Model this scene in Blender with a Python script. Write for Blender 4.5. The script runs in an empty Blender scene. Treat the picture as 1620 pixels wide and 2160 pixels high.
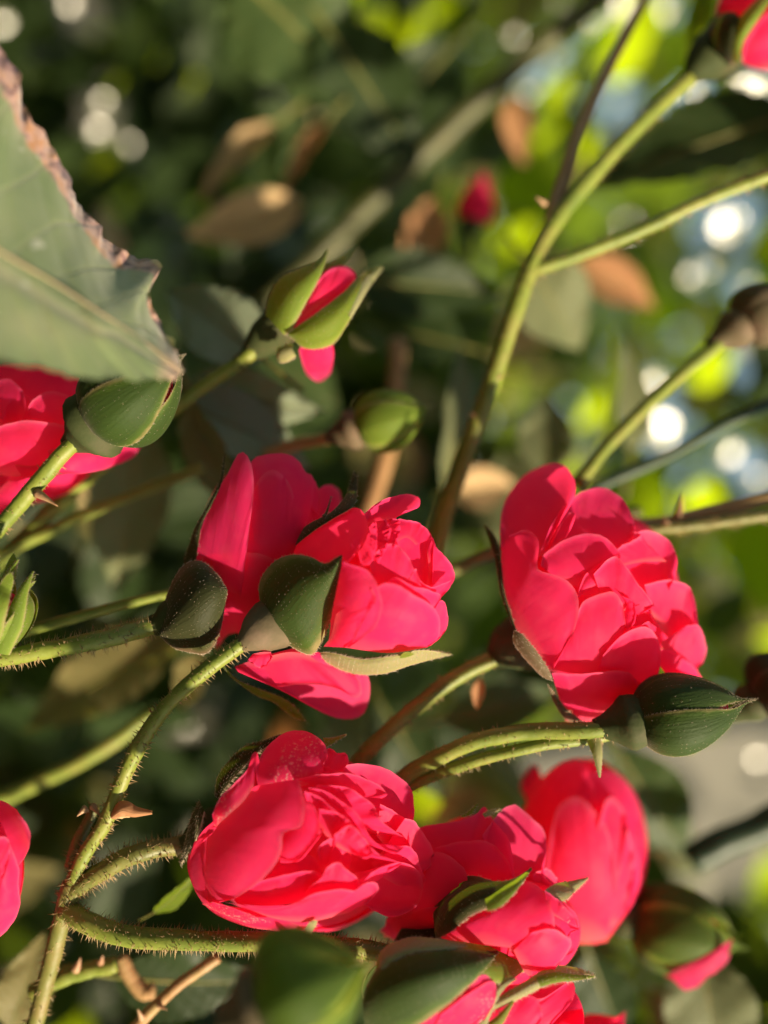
import bpy, math, random
import numpy as np
from mathutils import Vector, Matrix

# ------------------------------------------------------------------ camera
# The phone was held on its side: the sky is towards the right of the frame.
scene = bpy.context.scene
COL = scene.collection
FD = 0.135                     # focus distance (m)
HT = 0.4245                    # tan of half the horizontal field of view
TH = math.radians(9)
R_ = np.array([math.sin(TH), 0.0, math.cos(TH)])     # image right in the world
U_ = np.array([-math.cos(TH), 0.0, math.sin(TH)])    # image up in the world
V_ = np.array([0.0, 1.0, 0.0])                       # view direction
C0 = np.array([0.0, 0.0, 0.95])                      # camera height over the ground

cam_d = bpy.data.cameras.new('camera')
cam = bpy.data.objects.new('camera', cam_d)
COL.objects.link(cam)
cam.matrix_world = Matrix(((R_[0], U_[0], -V_[0], C0[0]), (R_[1], U_[1], -V_[1], C0[1]),
                           (R_[2], U_[2], -V_[2], C0[2]), (0, 0, 0, 1)))
cam_d.sensor_fit = 'HORIZONTAL'
cam_d.sensor_width = 24
cam_d.lens = 12 / HT
cam_d.clip_start = 0.005
cam_d.clip_end = 2000
cam_d.dof.use_dof = True
cam_d.dof.focus_distance = FD - 0.001
cam_d.dof.aperture_fstop = 4.0
scene.camera = cam

# ------------------------------------------------------------------ light
SUNC = np.array([0.55, -0.64, 0.50])                 # towards the sun: right, up, towards the viewer
SUND = R_ * SUNC[0] + U_ * SUNC[1] - V_ * SUNC[2]
SUND = SUND / np.linalg.norm(SUND)
world = bpy.data.worlds.new('World')
scene.world = world
world.use_nodes = True
wn = world.node_tree.nodes
sky = wn.new('ShaderNodeTexSky')
sky.sky_type = 'NISHITA'
sky.sun_disc = False
sky.sun_elevation = math.asin(SUND[2])
sky.sun_rotation = math.atan2(SUND[0], SUND[1])
sky.dust_density = 0.3
sky.air_density = 1.7
bg = wn['Background']
bg.inputs['Strength'].default_value = 0.085
world.node_tree.links.new(sky.outputs[0], bg.inputs['Color'])
sun_d = bpy.data.lights.new('sun', 'SUN')
sun_d.energy = 5.0
sun_d.angle = math.radians(1.5)
sun_d.color = (1.0, 0.82, 0.58)
sun = bpy.data.objects.new('sun', sun_d)
sun.rotation_mode = 'QUATERNION'
sun.rotation_quaternion = Vector(SUND).to_track_quat('Z', 'Y')
sun.location = (0, 0, 5)
COL.objects.link(sun)
scene.view_settings.view_transform = 'Standard'
scene.view_settings.look = 'None'
scene.view_settings.gamma = 1
scene.view_settings.exposure = 1.22
scene.render.engine = 'CYCLES'
scene.cycles.use_denoising = True
scene.cycles.adaptive_threshold = 0.02
scene.cycles.max_bounces = 6
scene.cycles.transmission_bounces = 6
scene.cycles.sample_clamp_indirect = 6

rng = np.random.default_rng(7)
random.seed(7)


# ------------------------------------------------------------------ helpers
def W(p):
    """(px, py, mm behind the focus plane) -> world, array (...,3)"""
    p = np.asarray(p, float)
    d = FD + p[..., 2] / 1000.0
    x = (p[..., 0] - 810) / 810 * HT * d
    y = (1080 - p[..., 1]) / 810 * HT * d
    return C0 + x[..., None] * R_ + y[..., None] * U_ + d[..., None] * V_


def tag(o, label=None, cat=None, group=None, kind=None):
    if label: o['label'] = label
    if cat: o['category'] = cat
    if group: o['group'] = group
    if kind: o['kind'] = kind
    return o


def thing(name, label, cat, base, group=None):
    o = bpy.data.objects.new(name, None)
    o.empty_display_size = 0.005
    o.location = W(base)
    COL.objects.link(o)
    return tag(o, label, cat, group)


def build(name, verts, faces, mat, parent=None, uv=None, smooth=True, kind=None, origin=None):
    v = np.asarray(verts, float)
    if parent is not None:
        org = np.array(parent.location)
        pp = parent.parent
        while pp is not None:
            org = org + np.array(pp.location); pp = pp.parent
        v = v - org
    elif origin is not None:
        v = v - np.asarray(origin)
    me = bpy.data.meshes.new(name)
    me.from_pydata(v.tolist(), [], faces)
    if uv is not None:
        l = me.uv_layers.new(name='UVMap')
        idx = np.empty(len(me.loops), dtype=np.int32)
        me.loops.foreach_get('vertex_index', idx)
        l.data.foreach_set('uv', np.asarray(uv, np.float32)[idx].ravel())
    if smooth:
        me.polygons.foreach_set('use_smooth', [True] * len(me.polygons))
    me.materials.append(mat)
    o = bpy.data.objects.new(name, me)
    COL.objects.link(o)
    if parent is not None: o.parent = parent
    elif origin is not None: o.location = origin
    if kind: o['kind'] = kind
    return o


def cr(P, n, closed=False):
    """Catmull-Rom through the rows of P, n samples by chord length"""
    P = np.asarray(P, float)
    k = len(P)
    if k == 2:
        t = np.linspace(0, 1, n)[:, None]
        return P[0] * (1 - t) + P[1] * t
    seg = np.linalg.norm(np.diff(P[:, :3], axis=0), axis=1) ** 0.75 + 1e-9
    T = np.concatenate([[0], np.cumsum(seg)])
    E = np.vstack([2 * P[0] - P[1], P, 2 * P[-1] - P[-2]])
    t = np.linspace(0, T[-1], n)
    i = np.clip(np.searchsorted(T, t, side='right') - 1, 0, k - 2)
    f = ((t - T[i]) / (T[i + 1] - T[i]))[:, None]
    a, b, c, d = E[i], E[i + 1], E[i + 2], E[i + 3]
    return 0.5 * (2 * b + (c - a) * f + (2 * a - 5 * b + 4 * c - d) * f ** 2 + (3 * b - a - 3 * c + d) * f ** 3)


def loft(curves, nu, nv):
    """curves -> grid (nv, nu, m)"""
    S = np.stack([cr(c, nu) for c in curves])          # (k, nu, m)
    k = len(curves)
    if k == 2:
        t = np.linspace(0, 1, nv)[:, None, None]
        return S[0] * (1 - t) + S[1] * t
    out = np.empty((nv, nu, S.shape[2]))
    for j in range(nu):
        out[:, j] = cr(S[:, j], nv)
    return out


def grid_faces(nv, nu):
    return [(i * nu + j, i * nu + j + 1, (i + 1) * nu + j + 1, (i + 1) * nu + j)
            for i in range(nv - 1) for j in range(nu - 1)]


def grid_uv(nv, nu):
    v, u = np.meshgrid(np.linspace(0, 1, nv), np.linspace(0, 1, nu), indexing='ij')
    return np.stack([u, v], -1).reshape(-1, 2)


def noise1(x, seed):
    r = np.random.default_rng(abs(int(seed)))
    a = r.uniform(0, 6.28, 5); f = np.array([1.3, 2.7, 4.9, 8.3, 14.1]); w = np.array([1, .7, .5, .35, .25])
    return (np.sin(x[..., None] * f * 3.1 + a) * w).sum(-1) / 2.0


def walk(n, seed, smooth):
    r = np.random.default_rng(seed)
    k = np.hanning(smooth * 2 + 1); k /= np.sqrt((k ** 2).sum())
    return np.convolve(r.normal(size=n + 4 * smooth), k, 'same')[2 * smooth:2 * smooth + n]


# ------------------------------------------------------------------ materials
def nodes(name):
    m = bpy.data.materials.new(name)
    m.use_nodes = True
    nt = m.node_tree
    return m, nt, nt.nodes, nt.links, nt.nodes['Principled BSDF'], nt.nodes['Material Output']


def ramp(n, stops):
    r = n.new('ShaderNodeValToRGB')
    while len(r.color_ramp.elements) < len(stops):
        r.color_ramp.elements.new(0.5)
    for e, (p, c) in zip(r.color_ramp.elements, stops):
        e.position = p
        e.color = (*c, 1) if len(c) == 3 else c
    return r


def noise_tex(n, l, scale, detail=4, vec=None, rough=0.55):
    t = n.new('ShaderNodeTexNoise')
    t.inputs['Scale'].default_value = scale
    t.inputs['Detail'].default_value = detail
    t.inputs['Roughness'].default_value = rough
    if vec is not None: l.new(vec, t.inputs['Vector'])
    return t


def mixc(n, l, fac, a, b, blend='MIX'):
    m = n.new('ShaderNodeMix'); m.data_type = 'RGBA'; m.blend_type = blend
    for sock, val in ((m.inputs[0], fac), (m.inputs[6], a), (m.inputs[7], b)):
        if hasattr(val, 'links'): l.new(val, sock)
        elif isinstance(val, (int, float)): sock.default_value = val
        else: sock.default_value = (*val, 1)
    return m.outputs[2]


def math_n(n, l, op, a, b=None):
    m = n.new('ShaderNodeMath'); m.operation = op
    for s, v in zip(m.inputs, (a, b)):
        if v is None: continue
        if hasattr(v, 'links'): l.new(v, s)
        else: s.default_value = v
    return m.outputs[0]


def ramp_fac(n, l, v, a, b):
    mr = n.new('ShaderNodeMapRange'); mr.clamp = True
    mr.inputs['From Min'].default_value = a; mr.inputs['From Max'].default_value = b
    l.new(v, mr.inputs['Value'])
    return mr.outputs[0]


def thin(name, col, trans_col, trans, rough=0.5, spec=0.3, sheen=0.0, colnode=None, sheen_tint=(1, 1, 1)):
    """a thin leaf or petal: reflecting front, light coming through"""
    m, nt, n, l, p, out = nodes(name)
    p.inputs['Base Color'].default_value = (*col, 1)
    p.inputs['Roughness'].default_value = rough
    p.inputs['Specular IOR Level'].default_value = spec
    p.inputs['Sheen Weight'].default_value = sheen
    p.inputs['Sheen Tint'].default_value = (*sheen_tint, 1)
    p.inputs['Sheen Roughness'].default_value = 0.4
    t = n.new('ShaderNodeBsdfTranslucent')
    t.inputs['Color'].default_value = (*trans_col, 1)
    mx = n.new('ShaderNodeMixShader')
    mx.inputs[0].default_value = trans
    l.new(p.outputs[0], mx.inputs[1]); l.new(t.outputs[0], mx.inputs[2])
    l.new(mx.outputs[0], out.inputs['Surface'])
    return m, n, l, p, t


def bump(n, l, p, height, strength, dist, also=None):
    b = n.new('ShaderNodeBump')
    b.inputs['Strength'].default_value = strength
    b.inputs['Distance'].default_value = dist
    l.new(height, b.inputs['Height'])
    l.new(b.outputs[0], p.inputs['Normal'])
    if also: l.new(b.outputs[0], also.inputs['Normal'])


def petal_material(name, tint=1.0):
    m, n, l, p, t = thin(name, (0.9, .02, .1), (0.985, .040, .145), 0.66, rough=0.5, spec=0.12, sheen=0.08, sheen_tint=(1, .6, .75))
    uvn = n.new('ShaderNodeUVMap')
    sep = n.new('ShaderNodeSeparateXYZ'); l.new(uvn.outputs[0], sep.inputs[0])
    tc = n.new('ShaderNodeTexCoord')
    # veins run from the claw to the rim
    mp = n.new('ShaderNodeMapping'); mp.inputs['Scale'].default_value = (26, 1.6, 1)
    l.new(uvn.outputs[0], mp.inputs['Vector'])
    ve = noise_tex(n, l, 1.0, 3, mp.outputs[0])
    big = noise_tex(n, l, 130, 3, tc.outputs['Object'])
    base = ramp(n, [(0.0, (.95, .30, .28)), (.22, (.95 * tint, .045, .155)), (.80, (.97 * tint, .050, .19)), (.93, (.97, .07, .24)), (1.0, (.98, .26, .44))])
    l.new(sep.outputs['Y'], base.inputs[0])
    var = mixc(n, l, math_n(n, l, 'MULTIPLY', big.outputs['Fac'], .5), base.outputs[0], (.95, .035, .21))
    oi = n.new('ShaderNodeObjectInfo')
    var = mixc(n, l, math_n(n, l, 'MULTIPLY', oi.outputs['Random'], .55), var, (.90, .036, .235))
    mott = noise_tex(n, l, 420, 4, tc.outputs['Object'])
    var = mixc(n, l, math_n(n, l, 'MULTIPLY', ramp_fac(n, l, mott.outputs['Fac'], .48, .75), .45), var, (.98, .12, .26))
    var2 = mixc(n, l, math_n(n, l, 'MULTIPLY', ve.outputs['Fac'], .15), var, (.86, .02, .09))
    scar = noise_tex(n, l, 700, 3, tc.outputs['Object'])
    edge = math_n(n, l, 'MULTIPLY', ramp_fac(n, l, sep.outputs['Y'], .955, .995), ramp_fac(n, l, scar.outputs['Fac'], .58, .68))
    var2 = mixc(n, l, math_n(n, l, 'MULTIPLY', edge, .3), var2, (.70, .22, .22))
    l.new(var2, p.inputs['Base Color'])
    fine = noise_tex(n, l, 2600, 2, tc.outputs['Object'])
    h = math_n(n, l, 'ADD', math_n(n, l, 'MULTIPLY', ve.outputs['Fac'], 1.0), math_n(n, l, 'MULTIPLY', fine.outputs['Fac'], .25))
    bump(n, l, p, h, 0.12, 0.0004)
    return m


PETAL = petal_material('petal_pink_red')
PETAL_DUST = None


def dusted_petal():
    """petal carrying pale grains of pollen near its rim"""
    m = petal_material('petal_with_pollen')
    nt = m.node_tree; n = nt.nodes; l = nt.links
    p = n['Principled BSDF']
    src = p.inputs['Base Color'].links[0].from_socket
    tc = n.new('ShaderNodeTexCoord')
    g = noise_tex(n, l, 2300, 2, tc.outputs['Object'], .7)
    area = noise_tex(n, l, 190, 3, tc.outputs['Object'])
    s = math_n(n, l, 'MULTIPLY', ramp_fac(n, l, g.outputs['Fac'], .56, .64), ramp_fac(n, l, area.outputs['Fac'], .45, .60))
    l.new(mixc(n, l, s, src, (.95, .62, .62)), p.inputs['Base Color'])
    return m


PETAL_DUST = dusted_petal()


def sepal_material(name, mid, edge, light, trans=0.25):
    m, n, l, p, t = thin(name, mid, (.32, .45, .02), trans, rough=.6, spec=.14, sheen=.10, sheen_tint=(1, .85, .7))
    uvn = n.new('ShaderNodeUVMap')
    sep = n.new('ShaderNodeSeparateXYZ'); l.new(uvn.outputs[0], sep.inputs[0])
    tc = n.new('ShaderNodeTexCoord')
    d = math_n(n, l, 'ABSOLUTE', math_n(n, l, 'SUBTRACT', math_n(n, l, 'MULTIPLY', sep.outputs['Y'], 2.0), 1.0))
    ns = noise_tex(n, l, 330, 4, tc.outputs['Object'])
    d2 = math_n(n, l, 'ADD', d, math_n(n, l, 'MULTIPLY', math_n(n, l, 'SUBTRACT', ns.outputs['Fac'], .5), .35))
    r = ramp(n, [(0, mid), (.60, mid), (.84, light), (1.0, edge)])  # margins are pale; edge tone also stands in for the buds' sunlit seams
    l.new(d2, r.inputs[0])
    mp = n.new('ShaderNodeMapping'); mp.inputs['Scale'].default_value = (3, 22, 1)
    l.new(uvn.outputs[0], mp.inputs['Vector'])
    st = noise_tex(n, l, 1.0, 4, mp.outputs[0])
    c = mixc(n, l, math_n(n, l, 'MULTIPLY', st.outputs['Fac'], .55), r.outputs[0], light)
    l.new(c, p.inputs['Base Color'])
    fz = noise_tex(n, l, 2400, 2, tc.outputs['Object'])
    h = math_n(n, l, 'ADD', st.outputs['Fac'], math_n(n, l, 'MULTIPLY', fz.outputs['Fac'], .5))
    bump(n, l, p, h, .45, .0003)
    return m


SEPAL = sepal_material('sepal_green', (.017, .034, .007), (.24, .18, .08), (.040, .072, .010), .08)
SEPAL_PALE = sepal_material('sepal_pale_felted', (.26, .25, .13), (.42, .30, .22), (.30, .31, .12), .3)
SEPAL_LIT_SEAM = sepal_material('sepal_lit_margin', (.030, .060, .011), (.36, .38, .07), (.13, .20, .02), .25)  # lime margin puts the bud's sunlit side into the colour
SEPAL_MAUVE = sepal_material('sepal_mauve_tan', (.11, .085, .05), (.34, .20, .14), (.17, .12, .07), .15)
SEPAL_DARK = sepal_material('sepal_olive_brown', (.020, .023, .008), (.15, .09, .055), (.036, .040, .011), .05)
SEPAL_BRIGHT = sepal_material('sepal_yellow_green', (.10, .155, .018), (.32, .26, .12), (.17, .24, .03), .35)


def stem_material(name, c1, c2, c3, rough=.5, spec=.35):
    m, nt, n, l, p, out = nodes(name)
    tc = n.new('ShaderNodeTexCoord')
    a = noise_tex(n, l, 160, 5, tc.outputs['Object'])
    b = noise_tex(n, l, 900, 3, tc.outputs['Object'])
    r = ramp(n, [(.3, c1), (.52, c2), (.72, c3)])
    l.new(a.outputs['Fac'], r.inputs[0])
    l.new(mixc(n, l, math_n(n, l, 'MULTIPLY', b.outputs['Fac'], .4), r.outputs[0], c1), p.inputs['Base Color'])
    p.inputs['Roughness'].default_value = rough
    p.inputs['Specular IOR Level'].default_value = spec
    bump(n, l, p, b.outputs['Fac'], .35, .0003)
    return m


STEM = stem_material('stem_green', (.10, .14, .02), (.17, .20, .03), (.22, .20, .05))
STEM_OLIVE = stem_material('stem_olive', (.08, .09, .02), (.14, .14, .03), (.20, .15, .05))
STEM_RED = stem_material('stem_red_brown', (.24, .13, .05), (.34, .20, .09), (.26, .22, .08))
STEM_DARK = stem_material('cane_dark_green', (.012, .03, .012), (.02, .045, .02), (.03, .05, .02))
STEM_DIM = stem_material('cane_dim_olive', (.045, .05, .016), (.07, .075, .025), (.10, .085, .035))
HIP = stem_material('hip_grey_green', (.030, .042, .014), (.045, .055, .02), (.08, .07, .04), .75, .15)
HIP_PINK = stem_material('hip_pinkish', (.07, .06, .03), (.11, .085, .05), (.18, .12, .085), .75, .15)
PRICKLE = stem_material('prickle_tan', (.28, .15, .08), (.38, .24, .13), (.30, .12, .07))


def hair_material(name, col):
    m, n, l, p, t = thin(name, col, col, .45, rough=.4, spec=.4)
    return m


FUZZ = hair_material('fuzz_pale', (.55, .46, .34))
GLAND = hair_material('gland_hair_tan', (.42, .30, .14))


def leaf_material(name, dark, light, trans_col, trans=.3, rough=.5, spec=.2, spots=0.0, sheen=0.0):
    m, n, l, p, t = thin(name, dark, trans_col, trans, rough=rough, spec=spec, sheen=sheen)
    uvn = n.new('ShaderNodeUVMap')
    sep = n.new('ShaderNodeSeparateXYZ'); l.new(uvn.outputs[0], sep.inputs[0])
    tc = n.new('ShaderNodeTexCoord')
    a = noise_tex(n, l, 120, 4, tc.outputs['Object'])
    off = math_n(n, l, 'ABSOLUTE', math_n(n, l, 'SUBTRACT', sep.outputs['Y'], .5))
    vv = math_n(n, l, 'SUBTRACT', sep.outputs['X'], math_n(n, l, 'MULTIPLY', off, .55))
    vein = math_n(n, l, 'ABSOLUTE', math_n(n, l, 'SINE', math_n(n, l, 'MULTIPLY', vv, 28.0)))
    vl = ramp_fac(n, l, vein, .22, .0)
    mid = ramp_fac(n, l, off, .035, .0)
    vm = math_n(n, l, 'MAXIMUM', math_n(n, l, 'MULTIPLY', vl, .45), mid)
    oi = n.new('ShaderNodeObjectInfo')
    c = mixc(n, l, a.outputs['Fac'], dark, light)
    c = mixc(n, l, math_n(n, l, 'MULTIPLY', oi.outputs['Random'], .45), c, light)
    c = mixc(n, l, math_n(n, l, 'MULTIPLY', vm, .5), c, tuple(min(1, x * 1.8 + .02) for x in light))
    if spots:
        s = noise_tex(n, l, 420, 2, tc.outputs['Object'])
        c = mixc(n, l, math_n(n, l, 'MULTIPLY', ramp_fac(n, l, s.outputs['Fac'], .66, .74), spots), c, (.22, .12, .05))
    l.new(c, p.inputs['Base Color'])
    h = math_n(n, l, 'ADD', math_n(n, l, 'MULTIPLY', vm, -1.0), math_n(n, l, 'MULTIPLY', a.outputs['Fac'], .3))
    bump(n, l, p, h, .5, .0008)
    return m


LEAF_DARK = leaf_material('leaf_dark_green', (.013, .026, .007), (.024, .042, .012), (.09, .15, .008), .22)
LEAF_MID = leaf_material('leaf_mid_green', (.028, .052, .016), (.050, .078, .024), (.17, .26, .012), .28, spots=.5)
LEAF_GREY = leaf_material('leaf_grey_green', (.085, .105, .045), (.14, .155, .075), (.16, .20, .03), .2, rough=.6, sheen=.1)
LEAF_BLUE = leaf_material('leaf_blue_green', (.15, .19, .125), (.20, .24, .16), (.14, .22, .03), .2, rough=.55)
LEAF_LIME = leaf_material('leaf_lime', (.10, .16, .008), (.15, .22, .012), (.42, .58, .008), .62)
LEAF_OLIVE = leaf_material('leaf_olive', (.15, .14, .05), (.22, .19, .08), (.28, .26, .04), .35, spots=.6)
LEAF_GLOSS = leaf_material('leaf_glossy', (.03, .055, .016), (.05, .08, .025), (.17, .26, .012), .2, rough=.16, spec=.7)
LEAF_GLOW = leaf_material('leaf_young_lime', (.12, .19, .008), (.16, .24, .010), (.56, .74, .008), .8)
LEAF_MIRROR = leaf_material('leaf_sun_mirror', (.10, .13, .05), (.14, .16, .07), (.2, .26, .03), .15, rough=.24, spec=.9)  # high gloss for the added leaves that mirror the sun
LEAF_TAN = leaf_material('leaf_dried_tan', (.46, .31, .15), (.56, .40, .22), (.5, .28, .10), .3, rough=.7, spec=.15)
LEAF_RUST = leaf_material('leaf_dried_rust', (.38, .17, .08), (.48, .26, .13), (.5, .20, .06), .35, rough=.7, spec=.15)


def torn_leaf_material():
    """grey green leaf surface with a scorched, purplish brown margin"""
    m, n, l, p, t = thin('leaf_scorched_margin', (.1, .15, .07), (.20, .30, .04), .22, rough=.6, spec=.3, sheen=.35)
    uvn = n.new('ShaderNodeUVMap')
    sep = n.new('ShaderNodeSeparateXYZ'); l.new(uvn.outputs[0], sep.inputs[0])
    tc = n.new('ShaderNodeTexCoord')
    a = noise_tex(n, l, 90, 5, tc.outputs['Object'])
    f = noise_tex(n, l, 420, 4, tc.outputs['Object'])
    g = noise_tex(n, l, 2200, 3, tc.outputs['Object'])
    base = ramp(n, [(.32, (.12, .175, .07)), (.5, (.165, .215, .095)), (.68, (.23, .255, .13))])
    l.new(a.outputs['Fac'], base.inputs[0])
    c = mixc(n, l, math_n(n, l, 'MULTIPLY', g.outputs['Fac'], .35), base.outputs[0], (.21, .24, .14))
    # side veins leave the midrib slantwise
    off = math_n(n, l, 'ABSOLUTE', math_n(n, l, 'SUBTRACT', sep.outputs['Y'], .36))
    vv = math_n(n, l, 'ADD', math_n(n, l, 'SUBTRACT', sep.outputs['X'], math_n(n, l, 'MULTIPLY', off, .5)), math_n(n, l, 'MULTIPLY', a.outputs['Fac'], .06))
    vein = ramp_fac(n, l, math_n(n, l, 'ABSOLUTE', math_n(n, l, 'SINE', math_n(n, l, 'MULTIPLY', vv, 22.0))), .20, .0)
    mid = ramp_fac(n, l, off, .055, .0)
    vm = math_n(n, l, 'MAXIMUM', math_n(n, l, 'MULTIPLY', vein, .4), mid)
    c = mixc(n, l, math_n(n, l, 'MULTIPLY', vm, .7), c, (.30, .29, .19))
    sp = noise_tex(n, l, 260, 1, tc.outputs['Object'])
    c = mixc(n, l, ramp_fac(n, l, sp.outputs['Fac'], .73, .76), c, (.34, .36, .26))
    sp2 = noise_tex(n, l, 330, 2, tc.outputs['Object'])
    c = mixc(n, l, math_n(n, l, 'MULTIPLY', ramp_fac(n, l, sp2.outputs['Fac'], .27, .23), .7), c, (.04, .06, .035))
    # scorched band along the upper margin
    e = math_n(n, l, 'ADD', sep.outputs['Y'], math_n(n, l, 'MULTIPLY', math_n(n, l, 'SUBTRACT', f.outputs['Fac'], .5), .12))
    band = ramp_fac(n, l, e, .875, .90)
    br = ramp(n, [(.36, (.09, .05, .07)), (.45, (.24, .13, .12)), (.53, (.44, .28, .23)), (.64, (.40, .20, .10))])
    l.new(f.outputs['Fac'], br.inputs[0])
    c = mixc(n, l, band, c, br.outputs[0])
    e2 = ramp_fac(n, l, math_n(n, l, 'ADD', sep.outputs['X'], math_n(n, l, 'MULTIPLY', a.outputs['Fac'], .12)), .93, 1.02)
    c = mixc(n, l, e2, c, (.40, .28, .20))
    l.new(c, p.inputs['Base Color'])
    h = math_n(n, l, 'ADD', math_n(n, l, 'MULTIPLY', vm, -.8), math_n(n, l, 'MULTIPLY', f.outputs['Fac'], .5))
    bump(n, l, p, h, .5, .0006)
    return m


TORN = torn_leaf_material()


def plain(name, c1, c2, scale, rough=.9):
    m, nt, n, l, p, out = nodes(name)
    tc = n.new('ShaderNodeTexCoord')
    a = noise_tex(n, l, scale, 6, tc.outputs['Object'])
    r = ramp(n, [(.35, c1), (.65, c2)])
    l.new(a.outputs['Fac'], r.inputs[0]); l.new(r.outputs[0], p.inputs['Base Color'])
    p.inputs['Roughness'].default_value = rough
    bump(n, l, p, a.outputs['Fac'], .4, .01)
    return m


SOIL = plain('garden_soil', (.05, .045, .025), (.10, .085, .05), 6)
PLASTER = plain('grey_plaster', (.15, .15, .125), (.20, .19, .16), 3)
BARK = plain('bark', (.05, .035, .02), (.11, .08, .05), 40)

# ------------------------------------------------------------------ the ground
gs = 300
tag(build('ground', [(-gs, -gs, 0), (gs, -gs, 0), (gs, gs, 0), (-gs, gs, 0)], [(0, 1, 2, 3)], SOIL, smooth=False), kind='structure')


# ------------------------------------------------------------------ plant builders
def frame_along(P):
    T = np.gradient(P, axis=0)
    T /= np.linalg.norm(T, axis=1)[:, None]
    n = np.cross(T[0], V_ + .01)
    n /= np.linalg.norm(n)
    N = [n]
    for i in range(1, len(P)):
        n = N[-1] - T[i] * np.dot(N[-1], T[i]); n /= np.linalg.norm(n); N.append(n)
    N = np.array(N)
    return T, N, np.cross(T, N)


def tube(P, rad, ns=10, seed=0, wob=.06):
    """P world path (k,3), rad (k,) -> verts, faces"""
    T, N, B = frame_along(P)
    k = len(P)
    a = np.linspace(0, 2 * math.pi, ns, endpoint=False)
    r = rad[:, None] * (1 + wob * noise1(np.linspace(0, 6, k)[:, None] + a * .3, seed))
    v = P[:, None] + r[..., None] * (np.cos(a)[None, :, None] * N[:, None] + np.sin(a)[None, :, None] * B[:, None])
    v = v.reshape(-1, 3)
    f = [(i * ns + j, i * ns + (j + 1) % ns, (i + 1) * ns + (j + 1) % ns, (i + 1) * ns + j)
         for i in range(k - 1) for j in range(ns)]
    f.append(tuple(range(ns))[::-1]); f.append(tuple(range((k - 1) * ns, k * ns)))
    return v, f


def hair_cones(roots, dirs, lens, rad):
    """many fine pointed hairs as one mesh"""
    roots = np.asarray(roots); dirs = np.asarray(dirs); lens = np.asarray(lens)
    dirs = dirs / np.linalg.norm(dirs, axis=1)[:, None]
    a = np.cross(dirs, V_ + .003); a /= np.linalg.norm(a, axis=1)[:, None]
    b = np.cross(dirs, a)
    V = []; F = []
    rs = rad if np.ndim(rad) else np.full(len(roots), rad)
    for i in range(len(roots)):
        o = 4 * i
        for k in range(3):
            an = 2.094 * k
            V.append(roots[i] + rs[i] * (math.cos(an) * a[i] + math.sin(an) * b[i]))
        V.append(roots[i] + dirs[i] * lens[i])
        F += [(o, o + 1, o + 3), (o + 1, o + 2, o + 3), (o + 2, o, o + 3)]
    return V, F


def stem(parent, pts, r0, r1, mat, name='stalk', hairs=0, hlen=.5, n=48, ns=10, seed=1, hmat=None, swell=0):
    """pts in (px,py,mm); radii in mm; hairs per mm of length"""
    P = cr(W(np.array(pts, float)), n)
    rad = np.linspace(r0, r1, n) / 1000 * (1 + .05 * noise1(np.linspace(0, 3, n), seed))
    if swell: rad[-8:] *= np.linspace(1, 1 + swell, 8)
    v, f = tube(P, rad, ns, seed)
    o = build(name, v, f, mat, parent)
    if hairs:
        T, N, B = frame_along(P)
        L = np.linalg.norm(np.diff(P, axis=0), axis=1).sum() * 1000
        k = int(hairs * L)
        r = np.random.default_rng(seed + 50)
        t = np.sort(r.uniform(0, n - 1.01, k)); i = t.astype(int); fr = (t - i)[:, None]
        c = P[i] * (1 - fr) + P[i + 1] * fr
        a = r.uniform(0, 6.283, k)
        d = np.cos(a)[:, None] * N[i] + np.sin(a)[:, None] * B[i]
        root = c + d * rad[i][:, None] * .9
        dd = d + r.normal(0, .25, (k, 3)) + T[i] * .15
        hv, hf = hair_cones(root, dd, hlen / 1000 * r.uniform(.35, 1.15, k) * 1.5 + rad[i] * .1, r.uniform(.06, .12, k) / 1000)
        h = build('stem_hairs', hv, hf, hmat or GLAND, parent, kind='stuff')
    return o


def prickle(parent, p, tip, r=.6, mat=None, name='prickle'):
    P = cr(W(np.array([p, ((p[0] * .55 + tip[0] * .45), (p[1] * .6 + tip[1] * .4), (p[2] + tip[2]) / 2), tip], float)), 9)
    v, f = tube(P, np.linspace(r, .06, 9) / 1000, 7, 3)
    return build(name, v, f, mat or PRICKLE, parent)


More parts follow.
